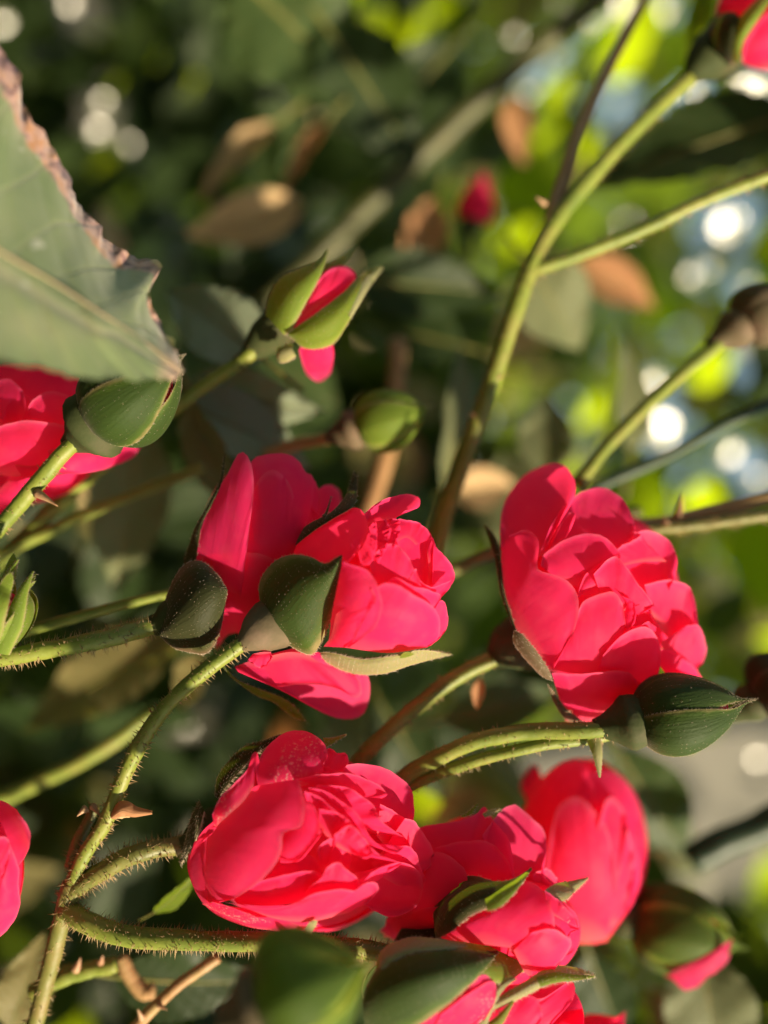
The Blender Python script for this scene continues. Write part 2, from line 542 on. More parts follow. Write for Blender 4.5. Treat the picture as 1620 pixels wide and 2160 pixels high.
class Bloom:
    """a rose drawn out in the units of its own frame: (ox, oy, s) turns frame units into pixels;
    ball = centre x, y, half axes a, b, depth of the centre and bulge towards the viewer, mm"""
    def __init__(self, label, frame, ball, base, group=None, name='rose', cat='rose'):
        self.f = frame; self.b = ball; self.n = 0
        self.o = thing(name, label, cat, base, group)

    def depth(self, x, y):
        cx, cy, a, b, dc, h = self.b
        q = ((x - cx) / a) ** 2 + ((y - cy) / b) ** 2
        return np.where(q < 1, dc - h * np.sqrt(np.clip(1 - q, 0, 1)), dc + .9 * h * (np.sqrt(np.maximum(q, 1)) - 1))

    def to_px(self, x, y, d):
        ox, oy, s = self.f
        return W(np.stack([ox + s * x, oy + s * y, d], -1))

    def petal(self, base, rim, mid=None, lay=0, tuck=1.0, lift=.6, bulge=0.0, lip=.5, side=0, ruf=.25, rf=3, wob=5,
              mat=None, nu=30, nv=18, name='petal'):
        self.n += 1
        bulge *= .8; lip *= .7; tuck *= .85
        sd = self.n * 13 + int(self.b[0])
        cs = [np.array(base, float)] + ([np.array(mid, float)] if mid else []) + [np.array(rim, float)]
        cs = [np.hstack([c, np.zeros((len(c), 1))]) for c in cs]
        g = loft(cs, nu, nv)
        vv, uu = np.meshgrid(np.linspace(0, 1, nv), np.linspace(0, 1, nu), indexing='ij')
        # the rim is never a perfect curve
        dx = g[-1, :, 0] - g[0, :, 0]; dy = g[-1, :, 1] - g[0, :, 1]
        ln = np.hypot(dx, dy) + 1e-6
        w = wob * noise1(np.linspace(0, 2.2, nu), sd)
        g[..., 0] += (w * dx / ln)[None] * vv ** 2
        g[..., 1] += (w * dy / ln)[None] * vv ** 2
        x, y = g[..., 0], g[..., 1]
        off = lay + tuck * (1 - vv) ** 1.6 - lift * vv ** 2 - bulge * np.sin(math.pi * vv) * np.sin(math.pi * np.clip(uu, .02, .98)) ** .6
        off += side * np.abs(2 * uu - 1) ** 4
        off -= lip * np.clip((vv - .86) / .14, 0, 1) ** 1.5
        off += ruf * vv ** 2 * noise1(uu * rf * .7 + vv * .3, sd + 5)
        d = self.depth(x, y) + off
        v = self.to_px(x, y, d).reshape(-1, 3)
        return build(name, v, grid_faces(nv, nu), mat or PETAL, self.o, grid_uv(nv, nu))

    def shell(self, k=5, scale=.93, lay=0, back=True, mat=None, rot=0, squash=1.0, phi0=0, phi1=1):
        """petals that close the far side (or line the inside) of the bloom"""
        cx, cy, a, b, dc, h = self.b
        nu, nv = 18, 12
        for i in range(k):
            a0 = rot + 2 * math.pi * (i - .12) / k; a1 = rot + 2 * math.pi * (i + 1.12) / k
            vv, uu = np.meshgrid(np.linspace(phi0, phi1, nv), np.linspace(a0, a1, nu), indexing='ij')
            q = np.sin(vv * math.pi / 2) * scale
            x = cx + a * q * np.cos(uu); y = cy + b * q * np.sin(uu)
            hh = h * np.cos(vv * math.pi / 2) * squash
            d = dc + (hh if back else -hh) + lay + .25 * (i % 2)
            v = self.to_px(x, y, d).reshape(-1, 3)
            build('petal', v, grid_faces(nv, nu), mat or PETAL, self.o, grid_uv(nv, nu))

    def sepal(self, up, low, lay=-1.0, bulge=1.0, mat=None, tip=0.0, fuzz=60, flen=.55, name='sepal', nu=30, nv=12, mid=None, depth=None, slant=0):
        """a sepal between its two margins (both start at the base and end at the tip)"""
        cs = [np.array(up, float)] + ([np.array(mid, float)] if mid else []) + [np.array(low, float)]
        cs = [np.hstack([c, np.zeros((len(c), 1))]) for c in cs]
        g = loft(cs, nu, nv)
        vv, uu = np.meshgrid(np.linspace(0, 1, nv), np.linspace(0, 1, nu), indexing='ij')
        x, y = g[..., 0], g[..., 1]
        d = (self.depth(x, y) if depth is None else depth) + lay - bulge * np.sin(math.pi * vv) * np.sin(math.pi * (.12 + .85 * uu)) - tip * uu ** 2 + slant * (vv - .5)
        v = self.to_px(x, y, d)
        o = build(name, v.reshape(-1, 3), grid_faces(nv, nu), mat or SEPAL, self.o, grid_uv(nv, nu))
        if fuzz:
            self.fuzz(v, fuzz, flen, o)
        return o

    def fuzz(self, v, per, flen, parent):
        fuzz_grid(v, per, flen, parent)


def fuzz_grid(v, per, flen, parent, seed=None):
    """down standing along both margins of a blade and thinly over its face; v = grid (nv, nu, 3)"""
    nv, nu = v.shape[:2]
    r = np.random.default_rng(seed or int(abs(v[0, 0, 0]) * 1e6) % 10000 + nu)
    roots = []; dirs = []; ln = []
    for row, nxt in ((0, 1), (nv - 1, nv - 2)):
        for q in range(per):
            t = r.uniform(0, nu - 1.01); i = int(t); fr = t - i
            p = v[row, i] * (1 - fr) + v[row, i + 1] * fr
            along = v[row, i + 1] - v[row, i]; along = along / (np.linalg.norm(along) + 1e-12)
            outw = p - (v[nxt, i] * (1 - fr) + v[nxt, i + 1] * fr); outw = outw / (np.linalg.norm(outw) + 1e-12)
            roots.append(p); dirs.append(outw + along * .6 + r.normal(0, .35, 3)); ln.append(flen * r.uniform(.3, 1))
    for q in range(per):
        i = r.integers(0, nv - 1); j = r.integers(0, nu - 1)
        n = np.cross(v[i + 1, j] - v[i, j], v[i, j + 1] - v[i, j]); n = n / (np.linalg.norm(n) + 1e-12)
        if np.dot(n, V_) > 0: n = -n
        roots.append(v[i, j]); dirs.append(n * .7 + (v[i, j + 1] - v[i, j]) / (np.linalg.norm(v[i, j + 1] - v[i, j]) + 1e-12) + r.normal(0, .3, 3)); ln.append(flen * r.uniform(.2, .6))
    hv, hf = hair_cones(roots, dirs, np.array(ln) / 1000, .034 / 1000)
    build('down', hv, hf, FUZZ, parent, kind='stuff')


def ribbon(parent, pts, widths, mat, name='sepal', cup=.25, fuzz=60, flen=.5, nu=26, nv=9, facing=(0, 0, -1)):
    """a narrow blade along pts (px,py,mm), widths in mm, its face turned to `facing` (right, up, away)"""
    P = cr(W(np.array(pts, float)), nu)
    w = np.interp(np.linspace(0, 1, nu), np.linspace(0, 1, len(widths)), widths) / 1000
    T = np.gradient(P, axis=0); T /= np.linalg.norm(T, axis=1)[:, None]
    F = R_ * facing[0] + U_ * facing[1] + V_ * facing[2]
    S = np.cross(T, F); S /= np.linalg.norm(S, axis=1)[:, None]
    Nn = np.cross(S, T)
    s = np.linspace(-1, 1, nv)
    v = P[None] + s[:, None, None] * (w[None, :, None] * S[None]) / 2 + ((1 - s ** 2)[:, None, None] * w[None, :, None] * cup) * -Nn[None] * -1
    o = build(name, v.reshape(-1, 3), grid_faces(nv, nu), mat, parent, grid_uv(nv, nu))
    if fuzz: fuzz_grid(v, fuzz, flen, o)
    return o


def bud(label, base, tip, rmax, stem_pts=None, hip=.6, open_=0.0, rot=.4, mat=None, group=None, pink=True, stem_r=(1.1, 1.0),
        stem_mat=None, hairs=0, fuzz=60, beak=.25, hipmat=None, hip_len=.45, name='rose_bud', nsep=5, power=(.45, 1.05), show=None):
    """closed or opening bud: hip, sepals wrapped round a core of petals, stalk"""
    root = thing(name, label, 'rose bud', base, group)
    A = W(np.array(base, float)); Bt = W(np.array(tip, float))
    L = np.linalg.norm(Bt - A); ax = (Bt - A) / L
    e2 = np.cross(ax, V_); e2 /= np.linalg.norm(e2); e3 = np.cross(ax, e2)
    rm = rmax / 1000
    pa, pb = power
    tm = pa / (pa + pb); nrm = tm ** pa * (1 - tm) ** pb
    Rf = lambda t: rm * np.clip(t, 1e-6, 1) ** pa * np.clip(1 - t, 0, 1) ** pb / nrm
    # hip
    nh, ns = 14, 18
    th = np.linspace(-hip_len, .12, nh)
    q = (th + hip_len) / (hip_len + .12)
    rh = rm * (.24 + (hip - .17) * np.clip(q / .62, 0, 1) ** 1.5 * (1 - .22 * np.clip((q - .55) / .45, 0, 1) ** 2))
    P = A + th[:, None] * L * ax
    v, f = tube(P, rh, ns, 4, .03)
    build('hip', v, f, hipmat or HIP, root)
    # core of folded petals
    nt = 22
    t = np.linspace(.02, .97, nt)
    core_r = Rf(t * .98) * .90 + .0001
    if pink:
        for k in range(3):
            nu = 16
            vv, uu = np.meshgrid(t, np.linspace(0, 1, nu), indexing='ij')
            ph = rot + k * 2.094 + uu * 3.0 + vv * 1.2
            rr = np.interp(vv, t, core_r) * (1 - .06 * uu)
            if open_: rr = rr * (1 + .25 * open_ * vv)
            c = A + vv[..., None] * L * (1 - .12) * ax
            g = c + rr[..., None] * (np.cos(ph)[..., None] * e2 + np.sin(ph)[..., None] * e3)
            build('petal', g.reshape(-1, 3), grid_faces(nt, nu), PETAL, root, grid_uv(nt, nu))
    # sepals
    for k in range(nsep):
        nu, nt2 = 11, 30
        bk = beak * (.55 + .45 * random.random()) + .01
        tt = np.linspace(0, 1.0 + bk, nt2)
        vv, uu = np.meshgrid(tt, np.linspace(-1, 1, nu), indexing='ij')
        ha = (math.pi / nsep * 1.28) * np.clip(1 - (vv / (1.0 + bk)) ** 2.4, 0.0, 1) ** .7 * (1 - .55 * open_ * np.clip(vv, 0, 1))
        ph = rot + 2 * math.pi * k / nsep + uu * ha + .25 * np.clip(vv - .7, 0, 1)
        rr = np.maximum(Rf(np.minimum(vv, .985)), rm * .10) * (1 + .05 * (1 - uu ** 2) + .05 * np.exp(-(uu / .18) ** 2)) + (.00012 + .00030 * (k % 2))
        rr = np.where(vv > 1, rm * .11 * np.clip(1 - (vv - 1) / (bk + .01), 0.15, 1), rr)
        fl = open_ * rm * (1.0 + .5 * random.random()) * np.clip((vv - .35) / .65, 0, 2) ** 1.7
        rr = rr + fl
        bend = .10 * rm * np.clip(vv - .6, 0, 1) ** 2 * 12
        c = A + vv[..., None] * L * ax + bend[..., None] * e2 * (1 if e2 @ R_ > 0 else -1) * 0
        g = c + rr[..., None] * (np.cos(ph)[..., None] * e2 + np.sin(ph)[..., None] * e3)
        gg = np.swapaxes(g, 0, 1)
        o = build('sepal', gg.reshape(-1, 3), grid_faces(nu, nt2), (mat or SEPAL), root, grid_uv(nu, nt2))
        if fuzz: fuzz_grid(gg, fuzz, .45, o, seed=k + abs(int(base[0])) + 1)
    if stem_pts:
        stem(root, stem_pts, stem_r[0], stem_r[1], stem_mat or STEM, hairs=hairs, seed=abs(int(base[0])) % 97)
    return root


# ------------------------------------------------------------------ leaves
def leaf_grid(L, Wd, fold=.25, droop=.2, wave=.06, serr=.05, teeth=15, seed=0, nl=46, nw=9, pw=(.8, .95)):
    """rose leaflet: x along the midrib, y across, z up; returns grid (nw, nl, 3)"""
    t = np.linspace(0, 1, nl)
    prof = np.sin(math.pi * t ** pw[0]) ** pw[1]
    prof *= 1 - .15 * t
    saw = (t * teeth) % 1.0
    edge = prof * Wd / 2 * (1 - serr * saw * 2) + 1e-4 * Wd
    s = np.linspace(-1, 1, nw)
    S, E = np.meshgrid(s, edge, indexing='ij')
    T = np.broadcast_to(t, S.shape)
    y = S * E
    z = fold * np.abs(y) - droop * L * T ** 2 + wave * Wd * noise1(T * 1.6 + S * .4, seed) * np.abs(S)
    x = T * L + saw[None] * 0 + .12 * Wd * (1 - np.abs(S)) * 0
    return np.stack([x, y, z], -1)


def leaf_meshes(L, Wd, seed, mat, **k):
    g = leaf_grid(L, Wd, seed=seed, **k)
    nw, nl = g.shape[:2]
    me = bpy.data.meshes.new('blade')
    me.from_pydata(g.reshape(-1, 3).tolist(), [], grid_faces(nw, nl))
    l = me.uv_layers.new(name='UVMap')
    idx = np.empty(len(me.loops), dtype=np.int32); me.loops.foreach_get('vertex_index', idx)
    l.data.foreach_set('uv', grid_uv(nw, nl).astype(np.float32)[idx].ravel())
    me.polygons.foreach_set('use_smooth', [True] * len(me.polygons))
    me.materials.append(mat)
    mid = g[nw // 2].copy()
    # midrib and stalk
    pts = np.vstack([[-.35 * L, 0, -.04 * L], [-.15 * L, 0, -.012 * L], mid[::5]])
    pts[:, 2] -= .004 * L
    rad = np.concatenate([[.022 * L, .02 * L], np.linspace(.018, .004, len(pts) - 2) * L])
    v, f = tube(cr(np.column_stack([pts, rad])[:, :3], 24), np.interp(np.linspace(0, 1, 24), np.linspace(0, 1, len(rad)), rad), 6, 1)
    m2 = bpy.data.meshes.new('midrib')
    m2.from_pydata(v.tolist(), [], f)
    m2.polygons.foreach_set('use_smooth', [True] * len(m2.polygons))
    m2.materials.append(STEM_OLIVE)
    return me, m2


def leaf_matrix(base, ang, tiltl=0, tiltw=0, scale=1.0):
    """base (px,py,mm); ang = direction of the tip in the picture plane (deg, 0 right, 90 up);
    tiltl leans the tip away (+) or to the viewer (-), tiltw turns the blade about its midrib"""
    a = math.radians(ang)
    X = math.cos(a) * R_ + math.sin(a) * U_
    Z = -V_
    Y = np.cross(Z, X)
    tl = math.radians(tiltl); tw = math.radians(tiltw)
    X2 = X * math.cos(tl) - Z * math.sin(tl); Z2 = Z * math.cos(tl) + X * math.sin(tl)
    Y3 = Y * math.cos(tw) + Z2 * math.sin(tw); Z3 = Z2 * math.cos(tw) - Y * math.sin(tw)
    o = W(np.array(base, float))
    M = Matrix.Identity(4)
    for c, vec in enumerate((X2 * scale, Y3 * scale, Z3 * scale)):
        for r in range(3): M[r][c] = vec[r]
    for r in range(3): M[r][3] = o[r]
    return M


def leaf(label, base, length_px, width_px, ang, mat, tiltl=0, tiltw=0, group=None, name='rose_leaf', cat='leaf', seed=None, **k):
    d = FD + base[2] / 1000
    s = HT * d / 810
    seed = seed if seed is not None else int(base[0] * 7 + base[1]) % 9973
    me, m2 = leaf_meshes(length_px * s, width_px * s, seed, mat, **k)
    root = bpy.data.objects.new(name, None)
    root.empty_display_size = .005
    root.matrix_world = leaf_matrix(base, ang, tiltl, tiltw)
    COL.objects.link(root)
    tag(root, label, cat, group)
    for nm, m in (('blade', me), ('midrib', m2)):
        o = bpy.data.objects.new(nm, m); COL.objects.link(o); o.parent = root
    return root

# ================================================================== the blooms
# --- bloom in the middle distance whose lower half is shaded by the bloom before it
r = Bloom('cupped pink rose half hidden behind another rose, dark sepal at its back', (380, 920, .3827), (430, 560, 480, 640, 14, 13), (400, 1300, 10))
r.shell(5, .64, back=True)
r.shell(4, .64, lay=5, back=False)
r.petal([(90, 720), (200, 900), (330, 900)], [(88, 650), (125, 480), (195, 320), (262, 205), (312, 105), (345, 84), (392, 145), (405, 300), (380, 520), (345, 820)], lay=0, tuck=2, lift=.2, bulge=1.0, side=.2, lip=.2)
r.petal([(330, 950), (430, 960), (560, 800)], [(372, 330), (392, 140), (480, 100), (570, 95), (650, 130), (690, 200), (735, 240), (720, 400), (640, 700)], lay=1.1, tuck=1, lift=0, bulge=1.0, lip=.2)
r.petal([(400, 800), (520, 760), (600, 700)], [(380, 420), (430, 240), (520, 190), (600, 260), (640, 380), (700, 480)], lay=.8, tuck=1, lift=.0, bulge=.6, lip=.15)
r.petal([(600, 600), (680, 560), (720, 500)], [(590, 230), (640, 210), (735, 240), (772, 330), (765, 440)], lay=2.4, tuck=1, lift=.3, bulge=.4)
r.petal([(690, 560), (740, 540), (800, 480)], [(755, 300), (800, 268), (850, 275), (888, 330), (885, 400), (840, 450)], lay=3.6, tuck=.8, lift=.4, bulge=-.4)
r.petal([(640, 520), (700, 520), (760, 480)], [(630, 400), (680, 385), (730, 390), (770, 440)], lay=2.0, tuck=.8, lift=.2)
r.petal([(200, 1180), (260, 1100), (330, 1080)], [(90, 690), (160, 650), (330, 640), (520, 680), (560, 800), (480, 1000), (300, 1190)], lay=1.2, tuck=2, lift=.2, bulge=.6)
r.petal([(300, 1270), (470, 1210), (620, 1170)], [(320, 1300), (560, 1405), (720, 1492), (860, 1552), (985, 1548), (1042, 1455), (1038, 1330), (960, 1275), (760, 1190)], lay=-12, tuck=0, lift=2.5, bulge=1.4, lip=.8)
r.petal([(430, 1230), (620, 1190), (800, 1240)], [(540, 1385), (700, 1365), (860, 1390), (960, 1440), (1000, 1425), (985, 1350), (930, 1300)], lay=-13.3, tuck=.4, lift=2.2, bulge=.8)
r.petal([(400, 1200), (450, 1190), (500, 1190)], [(372, 1235), (420, 1272), (470, 1268), (512, 1225)], lay=-14.2, tuck=.3, lift=.5, bulge=.8)
r.sepal([(30, 715), (20, 700), (75, 520), (150, 380), (215, 250), (243, 95)], [(60, 720), (85, 690), (120, 500), (180, 370), (232, 260), (250, 100)], lay=-.2, bulge=.3, mat=SEPAL_DARK, nv=7)
r.sepal([(190, 1190), (300, 1330), (440, 1395), (560, 1440), (640, 1500), (700, 1575)], [(230, 1270), (300, 1345), (420, 1430), (520, 1470), (610, 1540), (705, 1580)], lay=-12.5, bulge=.5, mat=SEPAL_BRIGHT, nv=7)
# its broad dark sepal, seen from behind, and the hip
r.sepal([(-115, 1085), (-70, 870), (15, 718), (105, 688), (190, 745), (255, 835)], [(-110, 1105), (-30, 1168), (60, 1192), (150, 1192), (215, 1090), (262, 850)], lay=0, depth=2.0, tip=2.5, bulge=4.6, mat=SEPAL_DARK, fuzz=260, flen=.55, nv=20)
v, f = tube(cr(W(np.array([(318, 1318, 3), (340, 1315, 3), (375, 1300, 3), (420, 1285, 3.5), (450, 1275, 5)], float)), 16), np.array([1.45, 1.6, 1.9, 2.3, 2.7, 3.0, 3.2, 3.3, 3.4, 3.4, 3.4, 3.4, 3.3, 3.1, 2.8, 2.3]) / 1000, 18, 2, .03)
build('hip', v, f, HIP, r.o)
stem(r.o, [(-60, 1398, -3), (60, 1378, -2), (200, 1352, -1), (330, 1318, 3)], 1.25, 1.45, STEM, hairs=16, hlen=.85, seed=5)

# --- the rose in focus, seen from the side with a dark pointed sepal towards the viewer
r = Bloom('pink rose seen from the side, dark green pointed sepal across its base', (380, 920, .3827), (1090, 800, 500, 520, 6, 14), (545, 1330, -1))
r.shell(5, .68, back=True)
r.shell(4, .68, lay=5, back=False)
r.petal([(620, 700), (700, 730), (800, 740)], [(600, 640), (680, 560), (800, 470), (920, 405), (985, 398), (1025, 450), (1028, 530), (975, 640), (900, 730)], lay=.4, tuck=1, lift=.3, bulge=1.0, wob=3)
r.petal([(1000, 500), (1080, 470), (1180, 460)], [(1000, 435), (1080, 375), (1160, 335), (1260, 318), (1322, 345), (1310, 395), (1240, 410)], lay=2.5, tuck=.5, lift=2.2, bulge=-.8)
r.petal([(980, 640), (1010, 600), (1040, 500)], [(1000, 720), (1060, 690), (1085, 560), (1080, 460)], lay=-.2, tuck=.8, lift=.5, ruf=.6, rf=6)
r.petal([(1040, 660), (1060, 600), (1080, 520)], [(1090, 700), (1140, 610), (1160, 520), (1130, 455)], lay=.5, tuck=.8, lift=.4, ruf=.7, rf=7)
r.petal([(1090, 640), (1110, 560), (1130, 480)], [(1170, 640), (1205, 560), (1210, 470), (1160, 450)], lay=1.0, tuck=.8, lift=.3, ruf=.6, rf=6)
r.petal([(1210, 640), (1290, 800), (1380, 830)], [(1185, 540), (1240, 480), (1310, 478), (1375, 530), (1400, 640), (1390, 820)], lay=3.4, tuck=1.2, lift=.4, bulge=-1.8)
r.petal([(1200, 580), (1250, 560), (1300, 600)], [(1190, 500), (1210, 455), (1290, 470), (1340, 495), (1395, 560)], lay=2.4, tuck=.4, lift=.3)
r.petal([(1360, 640), (1370, 740), (1350, 840)], [(1392, 560), (1425, 620), (1490, 700), (1512, 770), (1480, 850), (1420, 910)], lay=3.0, tuck=.8, lift=.7, bulge=.3)
r.petal([(1060, 800), (1130, 850), (1230, 870)], [(1045, 700), (1100, 620), (1180, 590), (1240, 640), (1295, 745), (1330, 830)], lay=1.0, tuck=1.0, lift=.5, bulge=.6)
r.petal([(1280, 860), (1320, 900), (1390, 900)], [(1265, 790), (1300, 730), (1325, 800), (1390, 830), (1480, 800), (1500, 790)], lay=1.3, tuck=.8, lift=.5, bulge=.3)
r.petal([(1130, 960), (1250, 980), (1380, 980)], [(1100, 850), (1180, 780), (1290, 830), (1380, 850), (1440, 880), (1400, 960)], lay=.5, tuck=1.0, lift=.4, bulge=.5)
r.petal([(1370, 1000), (1380, 1080), (1340, 1150)], [(1400, 930), (1450, 905), (1476, 1000), (1455, 1090), (1380, 1155)], lay=1.6, tuck=.6, lift=.6)
r.petal([(800, 1150), (940, 1170), (1150, 1195), (1360, 1165)], [(1010, 920), (1110, 820), (1200, 820), (1300, 880), (1400, 940), (1432, 1020), (1420, 1110), (1370, 1160)], lay=-.6, tuck=.6, lift=.7, bulge=1.6)
r.petal([(820, 1120), (840, 960), (880, 760)], [(930, 1165), (1080, 1050), (1112, 930), (1090, 830), (1030, 740), (900, 690)], lay=-1.3, tuck=.6, lift=.5, bulge=1.2)
r.petal([(790, 1160), (830, 1100), (860, 980)], [(910, 1165), (960, 1120), (1030, 980), (1080, 900), (1060, 840)], lay=-1.9, tuck=.5, lift=.2, bulge=.5)
r.sepal([(565, 660), (600, 590), (700, 490), (830, 420), (910, 330), (940, 250), (962, 195)], [(570, 665), (640, 600), (740, 520), (850, 450), (950, 390), (975, 320), (975, 200)], lay=-.8, bulge=.5, mat=SEPAL_DARK, fuzz=120, flen=.6)
r.sepal([(780, 440), (800, 420), (815, 380), (832, 330)], [(800, 450), (810, 430), (822, 390), (834, 331)], lay=-1, bulge=.1, mat=SEPAL_DARK, fuzz=20, nv=5)
r.sepal([(740, 1190), (840, 1195), (1000, 1230), (1170, 1210), (1330, 1180), (1495, 1200)], [(740, 1195), (830, 1260), (960, 1310), (1120, 1310), (1280, 1260), (1498, 1203)], lay=-2.2, bulge=1.1, mat=SEPAL_PALE, fuzz=330, flen=.75)
r.sepal([(1210, 1220), (1230, 1195), (1260, 1190), (1290, 1200)], [(1215, 1225), (1240, 1222), (1265, 1215), (1290, 1203)], lay=-3.4, bulge=.1, mat=SEPAL_BRIGHT, fuzz=0, nv=5)
r.sepal([(490, 1030), (440, 900), (445, 790), (520, 692), (620, 655), (720, 668), (800, 702), (888, 655)], [(505, 1060), (560, 1120), (640, 1175), (720, 1203), (770, 1150), (830, 1010), (872, 860), (893, 660)], lay=0, depth=0.8, tip=8.5, bulge=4.4, mat=SEPAL, fuzz=320, flen=.6, nv=22)
v, f = tube(cr(W(np.array([(505, 1362, -2), (530, 1345, -1.5), (560, 1325, 0), (590, 1308, 2), (615, 1295, 4)], float)), 16), np.array([1.2, 1.4, 1.8, 2.3, 2.8, 3.2, 3.5, 3.7, 3.9, 4.0, 4.1, 4.2, 4.1, 3.9, 3.5, 3]) / 1000, 18, 2, .03)
build('hip', v, f, HIP_PINK, r.o)
stem(r.o, [(150, 1870, 3), (180, 1800, 2), (222, 1735, 1), (265, 1630, 0), (330, 1515, -2), (420, 1425, -3), (515, 1355, -2)], 1.15, 1.15, STEM, hairs=11, hlen=.7, seed=8)

# --- the large rose at the bottom, looking into its folded heart
r = Bloom('wide open pink rose with many folded inner petals and pollen on its top petal', (350, 1500, .3765), (800, 740, 800, 720, 7, 15), (400, 1790, 4))
r.shell(6, .68, back=True)
r.shell(5, .70, lay=5.5, back=False)
K = r.petal
K([(1000, 560), (1100, 650), (1250, 720)], [(900, 340), (1020, 298), (1190, 305), (1300, 360), (1372, 440), (1390, 530), (1388, 610), (1365, 760)], lay=4.0, tuck=1.0, lift=1.0, bulge=-1.4)
K([(1180, 700), (1250, 780), (1330, 860)], [(1200, 520), (1280, 560), (1340, 610), (1365, 720), (1350, 800)], lay=3.0, tuck=.8, lift=.6, bulge=-.8)
K([(1200, 800), (1250, 860), (1330, 930)], [(1340, 600), (1400, 620), (1445, 690), (1500, 790), (1490, 860), (1440, 905)], lay=2.4, tuck=.8, lift=1.2, bulge=-.5)
K([(1150, 850), (1200, 920), (1300, 980)], [(1290, 760), (1360, 755), (1400, 800), (1430, 880), (1458, 945), (1440, 990)], lay=1.8, tuck=.8, lift=1.2, bulge=-.5)
K([(1060, 900), (1080, 1000), (1110, 1085)], [(1130, 900), (1230, 860), (1330, 850), (1420, 900), (1440, 1000), (1410, 1090), (1330, 1140), (1240, 1150), (1150, 1110)], lay=2.4, tuck=.2, lift=1.8, bulge=-1.4)
K([(1085, 990), (1110, 1010), (1180, 950)], [(1085, 945), (1150, 905), (1230, 868), (1325, 852), (1250, 890)], lay=.6, tuck=.3, lift=.8, bulge=.2)
# top petals
K([(520, 440), (700, 440), (860, 390)], [(500, 330), (540, 235), (630, 145), (735, 104), (830, 130), (892, 190), (905, 255), (880, 300)], mid=[(510, 390), (690, 320), (880, 340)], lay=.5, tuck=.3, lift=.9, bulge=1.5, mat=PETAL_DUST)
K([(820, 340), (900, 350), (1000, 340)], [(880, 250), (915, 205), (965, 232), (1010, 240), (1022, 290), (990, 320)], lay=2.4, tuck=.5, lift=.6, mat=PETAL_DUST)
K([(700, 430), (850, 450), (1000, 420)], [(760, 350), (830, 305), (900, 310), (960, 345), (1040, 380)], lay=2.2, tuck=.4, lift=.3, mat=PETAL_DUST)
K([(760, 440), (900, 440), (1080, 480)], [(742, 380), (860, 355), (1000, 347), (1100, 372), (1190, 415), (1242, 465), (1215, 488)], lay=.8, tuck=.5, lift=1.0, bulge=.2)
# folded layers to the right of the heart
K([(780, 470), (900, 560), (1050, 640)], [(850, 415), (1000, 425), (1090, 470), (1170, 530), (1195, 600), (1270, 665), (1330, 705)], lay=.2, tuck=2.2, lift=.7, ruf=.5, rf=6)
K([(800, 520), (900, 620), (1020, 720)], [(800, 430), (900, 450), (1010, 520), (1090, 600), (1140, 700), (1220, 770), (1290, 800), (1340, 760)], lay=-.4, tuck=2.4, lift=.6, ruf=.5, rf=6)
K([(800, 560), (880, 680), (1040, 800)], [(775, 450), (860, 480), (960, 570), (1060, 660), (1130, 740), (1190, 800), (1260, 830), (1325, 852)], lay=-.7, tuck=2.6, lift=.6, ruf=.5, rf=7)
K([(860, 640), (900, 700), (960, 720)], [(858, 550), (920, 555), (1000, 590), (1042, 645), (990, 690), (940, 695)], lay=-.6, tuck=1.0, lift=.9, bulge=.5, ruf=.4)
K([(950, 740), (960, 760), (1040, 800)], [(943, 695), (1000, 655), (1042, 643), (1100, 690), (1140, 750), (1162, 800), (1115, 826), (1050, 795)], lay=-1.3, tuck=.9, lift=.8, bulge=.6, ruf=.5, rf=6)
# heart
K([(880, 900), (940, 930), (1020, 900)], [(905, 830), (940, 715), (1000, 740), (1035, 800), (1030, 880)], lay=2.0, tuck=1, lift=.3, bulge=.5)
K([(860, 880), (880, 890), (910, 870)], [(850, 780), (878, 735), (945, 705), (935, 780), (908, 860)], lay=1.0, tuck=.6, lift=.4, bulge=.4)
K([(860, 860), (960, 920), (1100, 960)], [(1020, 800), (1080, 790), (1160, 800), (1220, 850), (1180, 900)], lay=4.6, tuck=1, lift=0, bulge=-.8)
# left petals, seen from outside
K([(640, 860), (680, 840), (720, 760)], [(640, 838), (740, 842), (800, 785), (870, 690), (888, 630), (868, 565), (835, 560)], lay=.6, tuck=.6, lift=.2, bulge=.4)
K([(600, 760), (660, 660), (720, 480)], [(640, 832), (720, 838), (790, 780), (858, 690), (855, 590), (800, 490), (770, 460)], lay=-.1, tuck=.8, lift=.2, bulge=.6)
K([(230, 1060), (190, 960), (190, 800), (240, 690), (330, 580), (500, 420)], [(250, 1082), (390, 1045), (530, 955), (620, 850), (650, 760), (662, 680), (760, 640), (776, 500), (744, 378)], lay=-1.0, tuck=1.4, lift=.5, bulge=1.6, wob=4)
# lower petals
K([(560, 1000), (700, 1020), (860, 1000)], [(540, 950), (620, 870), (720, 810), (800, 805), (850, 840), (872, 930)], lay=1.6, tuck=.6, lift=.2, bulge=.6)
K([(400, 1080), (600, 1090), (860, 1050)], [(380, 1055), (540, 950), (690, 912), (800, 895), (858, 915), (872, 950)], lay=.2, tuck=.3, lift=.4, bulge=.8)
K([(780, 1030), (880, 1040), (1020, 1030)], [(800, 985), (870, 935), (910, 870), (970, 850), (1010, 890), (1065, 920), (1086, 970), (1060, 1010)], lay=-.5, tuck=.4, lift=.7, bulge=.8)
K([(380, 1080), (600, 1160), (800, 1180), (1010, 1135)], [(300, 1065), (560, 1110), (720, 1080), (830, 1022), (980, 995), (1060, 1008), (1110, 968), (1170, 958), (1192, 1000), (1130, 1075)], lay=-1.4, tuck=.4, lift=.8, bulge=1.2)
